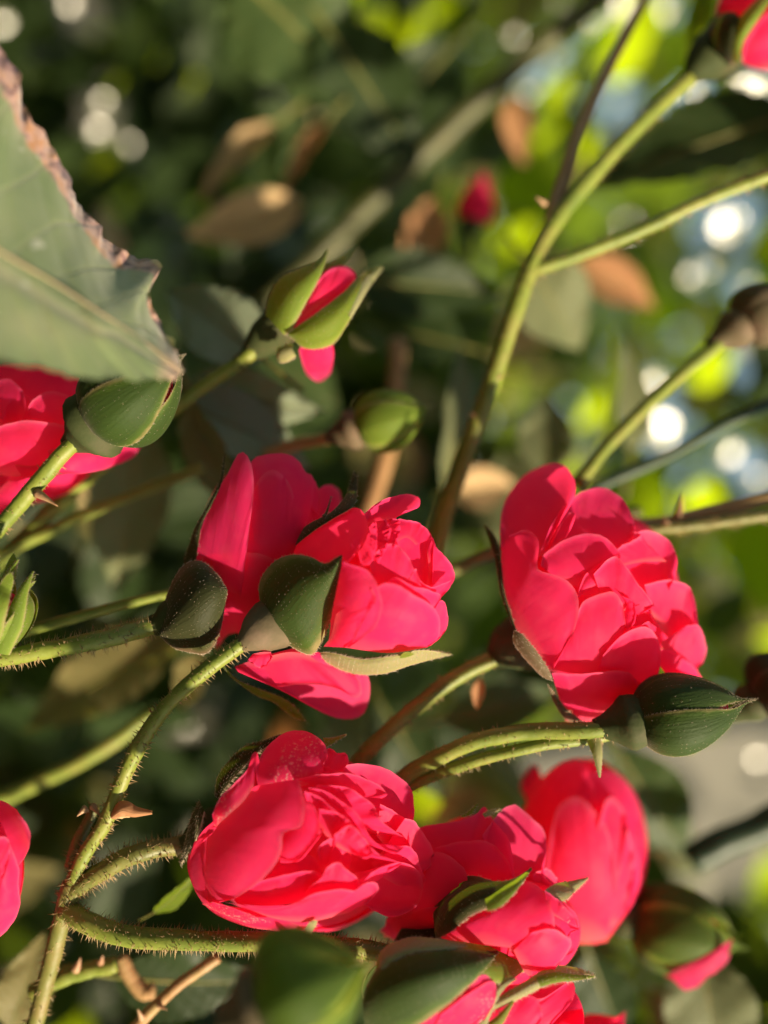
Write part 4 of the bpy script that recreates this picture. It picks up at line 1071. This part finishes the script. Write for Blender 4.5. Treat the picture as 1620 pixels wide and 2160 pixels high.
cane('forked hairy stem joint carrying the focused roses', [
    ([(150, 1862, 3), (138, 1905, 3), (118, 1990, 5), (92, 2090, 7), (60, 2220, 9)], 1.35, 1.4, STEM_OLIVE, 5),
    ([(138, 1915, 3), (190, 1950, 1), (280, 1976, 0), (420, 1984, -1), (600, 1988, -2), (740, 2000, -2), (830, 2012, -1)], 1.6, 1.35, STEM, 18),
    ([(150, 1830, 4), (165, 1775, 5), (192, 1722, 5), (200, 1700, 5)], 1.1, .8, STEM_OLIVE, 2)],
    [((182, 1705, 3), (162, 1722, 2), .7), ((195, 1700, 3), (212, 1722, 2), .6)])
dr = thing('dried_stipule', 'curled brown dry scrap stuck to the hairy stem', 'dried leaf', (240, 1715, 0))
ribbon(dr, [(238, 1722, 0), (262, 1706, -1), (285, 1712, -1.2), (322, 1714, -1.5)], [1.0, 2.6, 1.6, .5], LEAF_RUST, name='blade', cup=.5, fuzz=0)
ribbon(dr, [(240, 1722, .3), (258, 1718, -.6), (275, 1722, -.5)], [.8, 1.4, .4], LEAF_TAN, name='blade', cup=.5, fuzz=0)
cane('brownish pair stem at the right with orange thorns', [([(1330, 1112, 26), (1420, 1100, 26), (1520, 1075, 26), (1660, 1040, 26), (1950, 960, 28), (2400, 820, 34)], 1.3, 1.4, STEM_RED, 0)],
     [((1430, 1090, 25), (1440, 1040, 25), 1.0)])
cane('hairy olive stem lying along the brownish stem', [([(1340, 1118, 24), (1430, 1112, 24), (1520, 1100, 24), (1660, 1080, 24), (1950, 1030, 26), (2400, 930, 30)], 1.0, 1.1, STEM_OLIVE, 8)],
     [((1405, 1108, 23), (1402, 1088, 23), .7)])
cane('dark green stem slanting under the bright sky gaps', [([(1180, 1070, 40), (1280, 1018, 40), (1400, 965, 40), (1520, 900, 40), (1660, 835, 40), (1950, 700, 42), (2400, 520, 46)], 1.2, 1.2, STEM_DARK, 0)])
cane('green stem emerging left of the right hand rose', [([(900, 1225, 36), (960, 1200, 35), (1050, 1160, 35), (1200, 1110, 36), (1350, 1080, 38)], 1.2, 1.2, STEM_OLIVE, 0)])
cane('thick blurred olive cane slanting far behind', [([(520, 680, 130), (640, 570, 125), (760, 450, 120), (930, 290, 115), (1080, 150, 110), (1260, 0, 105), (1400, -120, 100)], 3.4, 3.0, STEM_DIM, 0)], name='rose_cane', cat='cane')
cane('brown blurred upright cane behind the small olive bud', [([(760, 1120, 60), (800, 1010, 62), (830, 880, 64), (840, 720, 70)], 2.0, 2.0, STEM_RED, 0)], name='rose_cane', cat='cane')
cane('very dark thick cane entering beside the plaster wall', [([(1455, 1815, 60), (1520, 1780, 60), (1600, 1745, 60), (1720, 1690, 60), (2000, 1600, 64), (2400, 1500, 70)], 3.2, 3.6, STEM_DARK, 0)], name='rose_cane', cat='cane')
cane('dim green stem crossing the dark hollow at the lower left', [([(-40, 1705, 40), (80, 1650, 40), (200, 1590, 40), (330, 1500, 42)], 1.6, 1.4, STEM, 0)])
cane('reddish brown twig slanting at the bottom left', [([(240, 2220, 12), (310, 2140, 12), (380, 2075, 12), (460, 2020, 13)], 1.0, .9, STEM_RED, 0)],
     [((300, 2148, 11), (290, 2128, 10), .6), ((335, 2120, 11), (352, 2130, 10), .5)])
cane('pale yellow green shoot near the lower left corner', [([(70, 2095, 14), (130, 2062, 14), (190, 2045, 14), (245, 2035, 14)], 1.6, 1.3, STEM, 0)],
     [((160, 2045, 13), (170, 2020, 12), .8), ((212, 2030, 13), (217, 2015, 12), .6)])
cane('short curved pale shoot beside the bottom bud', [([(255, 2020, 20), (275, 2060, 20), (300, 2090, 20), (325, 2090, 20)], 1.2, 1.4, STEM_RED, 0)])

# ================================================================== leaves
# --- the scorched leaf at the left
root = thing('rose_leaf', 'large grey green leaf with ragged scorched brown margin over the rose', 'leaf', (-140, 470, -14))
low = [(-160, 735, -36), (0, 762, -33), (100, 778, -30), (200, 795, -27), (290, 800, -24), (378, 796, -19)]
midc = [(-160, 430, -32), (0, 530, -28), (120, 600, -25), (220, 665, -23), (310, 725, -20), (384, 785, -18)]
upp = [(-154, -86, -26), (-14, 59, -18), (28, 139, -17), (54, 209, -15), (91, 274, -14), (124, 336, -13), (156, 401, -11), (196, 454, -10), (222, 500, -9), (262, 538, -8), (338, 548, -7), (322, 585, -9), (314, 620, -11), (326, 668, -12), (352, 705, -13), (374, 735, -15), (390, 782, -17)]
nu, nv = 150, 34
g = loft([np.array(low, float), np.array(midc, float), np.array(upp, float)], nu, nv)
vv, uu = np.meshgrid(np.linspace(0, 1, nv), np.linspace(0, 1, nu), indexing='ij')
rag = walk(nu, 3, 6) * 5 + walk(nu, 5, 2) * 2.5
g[..., 0] += rag[None] * np.clip((vv - .75) / .25, 0, 1) ** 2
g[..., 1] -= rag[None] * .7 * np.clip((vv - .75) / .25, 0, 1) ** 2
low_rag = walk(nu, 9, 5) * 4
g[..., 1] += low_rag[None] * np.clip((.15 - vv) / .15, 0, 1)
g[..., 2] += .5 * noise1(uu * 2.2 + vv * 1.1, 12) + 1.0 * walk(nu, 21, 4)[None] * np.clip((vv - .9) / .1, 0, 1)
build('blade', W(g).reshape(-1, 3), grid_faces(nv, nu), TORN, root, grid_uv(nv, nu))
stem(root, [(x, y, d - .2) for x, y, d in midc], .26, .10, SEPAL_PALE, name='midrib', n=30, ns=8)

LF = leaf
LF('shaded dark green leaf behind the stalk of the opening bud', (560, 760, 34), 290, 180, 142, LEAF_BLUE, 5, 8)
LF('dark green leaf tip with browned teeth under the opening bud', (395, 815, 40), 290, 150, -14, LEAF_BLUE, -10, 20)
LF('blue green folded leaf above the shaded rose', (385, 850, 34), 300, 170, -22, LEAF_BLUE, 5, -25)
LF('narrow grey green leaf hanging beside the shaded rose', (400, 840, 30), 280, 130, -75, LEAF_GREY, 10, 30)
LF('pale grey green leaf hanging in shade at the left', (300, 880, 52), 420, 190, -102, LEAF_GREY, 10, -12)
LF('huge blurred grey green leaf at the top of the bush', (470, -80, 90), 430, 330, -38, LEAF_MID, 10, 0, wave=.14)
LF('blurred dark green leaf hanging below the big grey leaf', (690, 60, 95), 330, 230, -52, LEAF_DARK, 15, 10)
LF('blurred leaf in half shade beside the slanting cane', (960, 90, 110), 300, 170, -130, LEAF_DARK, 0, -20)
LF('broad dark leaf below the sky gaps at the right', (1690, 240, 70), 460, 210, 195, LEAF_DARK, -5, 20)
LF('dim broad leaf behind the small olive bud', (740, 590, 80), 330, 160, -4, LEAF_DARK, 0, 10)
LF('blurred dark leaf low behind the forked stem', (980, 730, 85), 260, 150, 165, LEAF_DARK, 0, 10)
LF('long pale leaf standing behind the forked stem', (935, 1040, 60), 340, 100, 76, LEAF_GREY, 5, 35)
LF('pale oval leaf catching light right of the forked stem', (1115, 560, 75), 220, 190, -52, LEAF_GREY, 10, 0)
LF('small pale leaf above the right hand rose', (1150, 1000, 70), 180, 130, 88, LEAF_GREY, 5, -10)
LF('grey leaf half lit beside the long bare stalk', (1330, 960, 85), 260, 110, 86, LEAF_GREY, 0, 25)
LF('bright green leaf edge on beside the grey leaf', (1250, 1000, 80), 330, 70, 72, LEAF_LIME, 0, 55)
LF('sunlit olive tan leaf lying across the dark hollow', (395, 1330, 58), 420, 170, 208, LEAF_OLIVE, -5, 18)
LF('tan leaf in half light right of the olive leaf', (430, 1380, 48), 150, 90, 240, LEAF_OLIVE, 10, 20)
LF('dark leaf beside the soft blurred rose', (1300, 1580, 66), 300, 190, -58, LEAF_MID, 0, 10)
LF('pale green drooping leaf with pink edge at the lower right', (1470, 2000, 44), 300, 210, -80, LEAF_GREY, -10, 10)
LF('dark leaf between the right hand rose and its stalk', (930, 1520, 60), 280, 120, 12, LEAF_MID, 0, 0)
LF('dark leaf hidden low behind the two side roses', (800, 1480, 75), 260, 160, -60, LEAF_DARK, 0, 10)
LF('yellow green young leaf tip left of the pollen dusted rose', (325, 1925, 14), 120, 60, 36, LEAF_LIME, -10, 40)
LF('deep green leaf under the bottom stem', (240, 2060, 26), 330, 170, -10, LEAF_DARK, 5, 0)
LF('yellow olive leaf in the lower left corner', (20, 2170, 24), 190, 130, 70, LEAF_OLIVE, 10, 20)
LF('dark green leaf by the lower right bud', (1240, 2010, 60), 260, 150, -70, LEAF_DARK, 10, 10)
LF('young green leaf hanging over the top right stem', (1500, -60, 50), 260, 60, -105, LEAF_LIME, 0, 35)
for i, (lb, b, L, w_, a, mt, tw) in enumerate([
    ('dried tan leaf curled like a finger in the upper bush', (580, 260, 100), 230, 80, 222, LEAF_TAN, 20),
    ('narrow dried reddish leaf beside the curled tan one', (690, 255, 98), 190, 50, 235, LEAF_RUST, 30),
    ('broad dried tan leaf catching sun below the curled one', (640, 430, 100), 260, 120, 195, LEAF_TAN, -20),
    ('orange tan dry leaf below the slanting cane', (920, 420, 120), 190, 100, 250, LEAF_RUST, -15),
    ('orange dry leaf right of the forked stem', (1210, 560, 120), 200, 110, -25, LEAF_RUST, -10),
    ('dry brown leaf under the reddish side shoot', (1080, 200, 130), 150, 70, -80, LEAF_RUST, 10),
    ('small dry pinkish leaf left of the right hand rose', (960, 1040, 90), 130, 100, 10, LEAF_TAN, 0),
    ('tiny hanging dry scrap under the right hand rose hip', (1015, 1430, 22), 70, 30, -100, LEAF_RUST, 20)]):
    LF(lb, b, L, w_, a, mt, 0, tw, name='dried_leaf', cat='dried leaf', fold=.5, droop=.1)

# --- many more leaves of the same bush, behind the roses and to its sunny side
protos = []
for i, mt in enumerate([LEAF_DARK, LEAF_DARK, LEAF_MID, LEAF_MID, LEAF_GREY, LEAF_LIME, LEAF_OLIVE, LEAF_TAN, LEAF_RUST]):
    protos.append(leaf_meshes(.034, .021, 100 + i, mt, nl=24, nw=7, teeth=7, fold=.15 + .1 * (i % 3), droop=.12 + .08 * (i % 2)))
rg = np.random.default_rng(21)
GRP = 'blurred leaves deep in the rose bush'
TINT = ['dark green', 'dark green', 'mid green', 'mid green', 'grey green', 'lime green', 'olive', 'dry tan', 'rusty brown']
MARKS = [(600, 1200, 'the side view rose'), (650, 1750, 'the pollen dusted rose'), (1270, 1250, 'the large right hand rose'), (1000, 1900, 'the half opened rose'), (1230, 1790, 'the soft blurred rose'),
         (100, 950, 'the rose under the scorched leaf'), (150, 450, 'the scorched leaf'), (680, 640, 'the opening bud'), (830, 880, 'the small olive bud'), (1120, 500, 'the fork of the tall stem'), (1540, 700, 'the pinkish hip'),
         (1450, 1520, 'the beaked bud'), (200, 1350, 'the hairy left stalk'), (150, 1850, 'the hairy forked joint'), (900, 250, 'the slanting blurred cane'), (550, 100, 'the huge grey green leaf'), (1450, 300, 'the broad dark leaf'),
         (530, 400, 'the curled dry leaves'), (1400, 1980, 'the bud turned down'), (480, 2100, 'the bottom buds'), (1300, 80, 'the reddish side shoot'), (1500, 1050, 'the thorny stem pair')]
GAPS = [(1540, 480, 45), (1610, 190, 60), (1400, 910, 48), (1310, 15, 50), (1160, 110, 34), (1465, 565, 40), (1575, 600, 42), (1540, 960, 48), (1610, 735, 62),
        (1460, 215, 46), (1300, 200, 40), (1400, 20, 40), (1440, 1040, 34), (1385, 815, 30), (1590, 1010, 40), (1590, 1600, 60), (1110, 190, 24), (395, 1535, 16), (1250, 40, 34), (1480, 470, 24)]


LIMES = [(750, -5, 46), (800, 60, 40), (870, 75, 46), (340, 116, 30), (402, 180, 30), (1330, 90, 90), (1270, 70, 40), (1172, 200, 40), (1155, 275, 40), (1120, 720, 28), (930, 15, 36),
         (1240, 310, 34), (1100, 500, 40), (1500, 780, 50), (1250, 870, 40), (1480, 1055, 46), (240, 180, 22), (220, 340, 30), (900, 1690, 30)]
CLEAR = [(1560, 1690, 120), (395, 1535, 22), (210, 215, 24), (160, 5, 26)]


GLINTS = [(1160, 108), (1110, 190), (1310, 15), (1400, 18), (1248, 45), (1460, 205), (1440, 250), (1300, 205), (1540, 475), (1500, 560), (1460, 585), (1575, 600), (1570, 180), (1610, 200), (1395, 910), (1540, 955), (1440, 1035), (1385, 812),
          (1590, 1010), (1600, 720), (1085, 75), (395, 1535), (215, 220), (150, 5), (265, 305), (205, 280), (355, 1035), (5, 45), (1190, 5), (1600, 1600), (720, 55)]
SUNLIT = [W(np.array((px, py, 315.0))) for px, py in GLINTS] + [W(np.array((px, py, 310.0))) for px, py, rr in LIMES] + [W(np.array((x, y, d), float)) for x, y, d in [(500, 330, 100), (630, 330, 98), (540, 470, 100), (890, 490, 120), (1290, 600, 120), (1090, 260, 130), (210, 1480, 55), (590, 300, 100), (395, 1535, 150), (210, 215, 150), (160, 8, 150), (355, 1035, 150)]]


def shades(p):
    """would a leaf here stand between the sun and one of the sunlit leaves"""
    for q in SUNLIT:
        w = p - q; t = w @ SUND
        if .008 < t < .7 and np.linalg.norm(w - t * SUND) < .023: return True
    return False


def in_lime(px, py, ext, depth):
    if depth < .45 and any((px - a) ** 2 + (py - b) ** 2 < (c * .75 + ext) ** 2 for a, b, c in LIMES): return True
    if depth < .45 and any((px - a) ** 2 + (py - b) ** 2 < (22 + ext) ** 2 for a, b in GLINTS): return True
    return any((px - a) ** 2 + (py - b) ** 2 < (c + ext) ** 2 for a, b, c in CLEAR)


def in_gap(px, py, ext):
    return any((px - a) ** 2 + (py - b) ** 2 < (c * .5 + ext * .8) ** 2 for a, b, c in GAPS)


cnt = 0
while cnt < 210:
    px = rg.uniform(-80, 1700); py = rg.uniform(-80, 2240); d = rg.uniform(95, 330)
    if px > 1150 and rg.random() < .55: continue
    depth = FD + d / 1000
    ext = .017 / (HT * depth) * 810
    if in_gap(px, py, ext * .8) or in_lime(px, py, ext * .7, depth) or shades(W(np.array((px, py, d)))): continue
    x = rg.random()
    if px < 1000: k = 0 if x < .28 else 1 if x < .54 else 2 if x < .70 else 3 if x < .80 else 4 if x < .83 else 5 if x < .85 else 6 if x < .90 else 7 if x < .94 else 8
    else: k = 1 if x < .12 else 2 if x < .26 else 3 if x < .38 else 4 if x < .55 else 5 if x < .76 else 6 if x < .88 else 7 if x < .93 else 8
    me, m2 = protos[k]
    tl, tw = rg.normal(0, 28), rg.normal(0, 38)
    sc_ = rg.uniform(.75, 1.25)
    o = bpy.data.objects.new('rose_leaf', me); COL.objects.link(o)
    o.matrix_world = leaf_matrix((px, py, d), rg.uniform(0, 360), tl, tw, sc_)
    mk = min(MARKS, key=lambda m: (m[0] - px) ** 2 + (m[1] - py) ** 2)[2]
    pose = 'edge on' if abs(tw) > 45 else 'face on' if abs(tw) < 20 else 'half turned'
    lab = 'blurred %s leaf, %s, far behind %s' % (TINT[k], pose, mk)
    tag(o, lab, 'leaf', 'blurred leaves deep in the rose bush behind ' + mk)
    cnt += 1

# sunlit leaves glowing through the openings
lm = [leaf_meshes(2.3, 2.3, 40 + q, LEAF_GLOW, nl=24, nw=7, teeth=8, fold=.12, droop=.04, pw=(.85, .8))[0] for q in range(2)]
for i, (px, py, rr) in enumerate(LIMES):
    mk = min(MARKS, key=lambda m: (m[0] - px) ** 2 + (m[1] - py) ** 2)[2]
    # turned so that the sun strikes the side away from the viewer
    d = 300.0 + 6 * (i % 5)
    p = W(np.array((px, py, d)))
    tov = C0 - p; tov /= np.linalg.norm(tov)
    Z = tov - .95 * SUND + rg.normal(0, .06, 3); Z /= np.linalg.norm(Z)
    X = np.cross(Z, rg.normal(size=3)); X /= np.linalg.norm(X); Y = np.cross(Z, X)
    s_ = HT * (FD + d / 1000) / 810 * rr
    o = bpy.data.objects.new('rose_leaf', lm[i % 2]); COL.objects.link(o)
    p = p - X * s_ * 1.1
    M = Matrix.Identity(4)
    for q in range(3):
        M[q][0] = X[q] * s_; M[q][1] = Y[q] * s_; M[q][2] = Z[q] * s_; M[q][3] = p[q]
    o.matrix_world = M
    tag(o, 'lime leaf glowing with sunlight in an opening past ' + mk, 'leaf', 'sunlit lime leaves past ' + mk)
# added glossy leaves, each aimed to mirror the sun as a bright disc
wm, wm2 = leaf_meshes(.0085, .0075, 5, LEAF_MIRROR, nl=14, nw=7, teeth=4, fold=.05, droop=.04, wave=.02)
for i, (px, py) in enumerate(GLINTS):
    mk = min(MARKS, key=lambda m: (m[0] - px) ** 2 + (m[1] - py) ** 2)[2]
    p = W(np.array((px, py, 305.0 + 25 * rg.random())))
    tov = C0 - p; tov /= np.linalg.norm(tov)
    Z = SUND + tov; Z /= np.linalg.norm(Z); Z = Z + rg.normal(0, .05, 3); Z /= np.linalg.norm(Z)
    X = np.cross(Z, rg.normal(size=3)); X /= np.linalg.norm(X); Y = np.cross(Z, X)
    s_ = rg.uniform(.6, 1.15) * (1.9 if (px, py) in ((1610, 200), (1600, 720), (1395, 910), (1540, 475), (1160, 108), (1310, 15)) else 1.0)
    o = bpy.data.objects.new('rose_leaf', wm); COL.objects.link(o)
    M = Matrix.Identity(4)
    p = p - X * .0042 * s_
    for q in range(3):
        M[q][0] = X[q] * s_; M[q][1] = Y[q] * s_; M[q][2] = Z[q] * s_; M[q][3] = p[q]
    o.matrix_world = M
    tag(o, 'added small glossy leaf aimed to mirror the sun beyond ' + mk, 'leaf', 'added sun mirroring leaves beyond ' + mk)


def foliage(name, n, sampler, size, mats, seed, parent, gapk=1.0):
    """leaf sized blades filling a volume, one mesh per tint"""
    r = np.random.default_rng(seed)
    VV = [[] for _ in mats]; FF = [[] for _ in mats]; UV = [[] for _ in mats]
    s = np.array([(0, 0), (.18, .32), (.45, .42), (.75, .26), (1, 0), (.75, -.26), (.45, -.42), (.18, -.32), (.45, 0)])
    made = 0; tries = 0
    while made < n and tries < n * 20:
        tries += 1
        p, w = sampler(r)
        if p is None: continue
        k = r.choice(len(mats), p=w)
        a = r.normal(size=3); a /= np.linalg.norm(a)
        b = np.cross(a, r.normal(size=3)); b /= np.linalg.norm(b); c = np.cross(a, b)
        sz = size * r.uniform(.6, 1.3)
        pts = p + sz * ((s[:, :1] - .5) * a + s[:, 1:] * b + (np.abs(s[:, 1:]) * .35 - .25 * (s[:, :1] - .5) ** 2) * c)
        o = len(VV[k]); VV[k] += list(pts)
        UV[k] += [(q[0], q[1] + .5) for q in s]
        FF[k] += [(o + i, o + (i + 1) % 8, o + 8) for i in range(8)]
        made += 1
    for k, m in enumerate(mats):
        if VV[k]: build(name, VV[k], FF[k], m, parent, UV[k], kind='stuff')


def mk_sampler(d0, d1, xlo, xhi, ylo, yhi, size, keep, wleft, wright, zmin=.03):
    def f(r):
        px = r.uniform(xlo, xhi); py = r.uniform(ylo, yhi); d = math.exp(r.uniform(math.log(d0), math.log(d1)))
        depth = d / 1000
        if r.random() > keep(px, py): return None, None
        ext = size * .45 / (HT * depth) * 810
        if in_gap(px, py, ext) or in_lime(px, py, ext * .8, depth): return None, None
        p = W(np.array((px, py, d - FD * 1000), float))
        if p[2] < zmin or (depth < 1.1 and shades(p)): return None, None
        return p, (wleft if px < 1000 else wright)
    return f


MATS = [LEAF_DARK, LEAF_MID, LEAF_LIME, LEAF_OLIVE, LEAF_GLOSS]
# rest of the rose bush
sh = thing('rose_bush', 'blurred dark leafy mass of the rose bush behind the blooms', 'bush', (-2600, 1100, 500))
for q, (a, b_) in enumerate([((-1500, 700, 420), (300, 500, 420)), ((-1500, 1400, 500), (500, 1500, 500)), ((-1300, 1900, 380), (900, 900, 600))]):
    stem(sh, [a, tuple((np.array(a) + np.array(b_)) / 2 + np.array([0, 40, 10])), b_], 5, 3, STEM_OLIVE, name='cane', n=20)
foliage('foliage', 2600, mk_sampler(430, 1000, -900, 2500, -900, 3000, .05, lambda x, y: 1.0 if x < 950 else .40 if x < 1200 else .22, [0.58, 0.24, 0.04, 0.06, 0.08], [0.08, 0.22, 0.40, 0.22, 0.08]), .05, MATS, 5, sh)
# the bush carried on out of the picture, added to shade the background
foliage('foliage', 260, mk_sampler(215, 330, 1650, 2900, 500, 3600, .04, lambda x, y: .8, [0.42, 0.30, 0.10, 0.10, 0.08], [0.42, 0.30, 0.10, 0.10, 0.08]), .04, MATS, 15, sh)
foliage('foliage', 260, mk_sampler(225, 330, -600, 1700, 2200, 3300, .04, lambda x, y: .8, [0.42, 0.30, 0.10, 0.10, 0.08], [0.42, 0.30, 0.10, 0.10, 0.08]), .04, MATS, 16, sh)
foliage('foliage', 500, mk_sampler(170, 430, -1300, -60, -600, 2900, .04, lambda x, y: .8, [0.52, 0.30, 0.00, 0.10, 0.08], [0.42, 0.30, 0.10, 0.10, 0.08]), .04, MATS, 17, sh)
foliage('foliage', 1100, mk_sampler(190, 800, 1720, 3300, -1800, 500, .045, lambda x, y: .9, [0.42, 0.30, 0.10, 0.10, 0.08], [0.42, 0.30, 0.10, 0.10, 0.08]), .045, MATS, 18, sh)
# hedge and tree beyond
hd = thing('hedge', 'far hedge of dark leaves low behind the rose bush', 'hedge', (-6000, 1100, 1800))
foliage('foliage', 2600, mk_sampler(1500, 2600, -900, 1300, -1000, 3100, .11, lambda x, y: 1.0 if x < 900 else .6, [0.54, 0.26, 0.06, 0.06, 0.08], [0.22, 0.30, 0.25, 0.15, 0.08]), .11, MATS, 6, hd)
tr = thing('garden_tree', 'sunlit yellow green tree with sky glinting through its crown', 'tree', (-12000, 1100, 4300))
base = np.array([0.6, 4.4, 0.0])
tr.location = base
P = cr(np.array([base, base + [.05, .1, .8], base + [-.05, 0, 1.6], base + [.1, .1, 2.6]]), 16)
v, f = tube(P, np.linspace(.13, .05, 16), 10, 4); build('trunk', v, f, BARK, tr)
for q in range(6):
    a = q * 1.05
    s0 = P[7 + q]; P2 = cr(np.array([s0, s0 + [math.cos(a) * .5, math.sin(a) * .4, .35], s0 + [math.cos(a) * 1.1, math.sin(a) * .8, .6]]), 8)
    v, f = tube(P2, np.linspace(.04, .012, 8), 7, q); build('limb', v, f, BARK, tr)
foliage('crown', 11000, mk_sampler(3200, 5500, 900, 2100, -600, 2800, .15, lambda x, y: 1.0, [0.12, 0.30, 0.30, 0.20, 0.08], [0.04, 0.20, 0.46, 0.22, 0.08]), .15, MATS, 8, tr)

# --- pale plaster wall far right
def box(name, c, sx, sy, sz, mat, parent):
    x, y, z = c
    vs = [(x + a * sx / 2, y + b * sy / 2, z + d * sz / 2) for a in (-1, 1) for b in (-1, 1) for d in (-1, 1)]
    return build(name, vs, [(0, 1, 3, 2), (4, 6, 7, 5), (0, 4, 5, 1), (2, 3, 7, 6), (0, 2, 6, 4), (1, 5, 7, 3)], mat, parent, smooth=False)


wc = W(np.array((1560, 1680, 1100 - 135), float))
wl = bpy.data.objects.new('garden_wall', None); wl.location = (wc[0], wc[1], 0); COL.objects.link(wl)
tag(wl, 'pale grey plaster wall far behind the lower right leaves', 'wall')
box('wall', (wc[0], wc[1], (wc[2] + .30) / 2), .20, .12, wc[2] + .30, PLASTER, wl)
box('coping', (wc[0], wc[1], wc[2] + .315), .24, .16, .03, PLASTER, wl)

# --- added hedge unseen behind the viewer, to block sky fill on the roses
hd = bpy.data.objects.new('hedge', None); hd.location = (-1.2, -1.6, 0); COL.objects.link(hd)
tag(hd, 'added tall dense hedge, unseen behind the viewer, blocking sky fill light', 'hedge')


def fill_block_hedge(r):
    p = np.array([r.uniform(-4.0, 1.4), r.uniform(-2.2, -1.3), r.uniform(.05, 3.0)])
    return p, [.55, .3, .05, .05, .05]


foliage('foliage', 2600, fill_block_hedge, .17, MATS, 33, hd)
for q in range(7):
    x = -3.6 + q * .75
    v, f = tube(np.array([(x, -1.75, 0), (x + .03, -1.72, .9), (x - .02, -1.77, 1.8), (x + .05, -1.75, 2.7)]), np.array([.035, .03, .020, .010]), 7, q)
    build('trunk', v, f, BARK, hd)
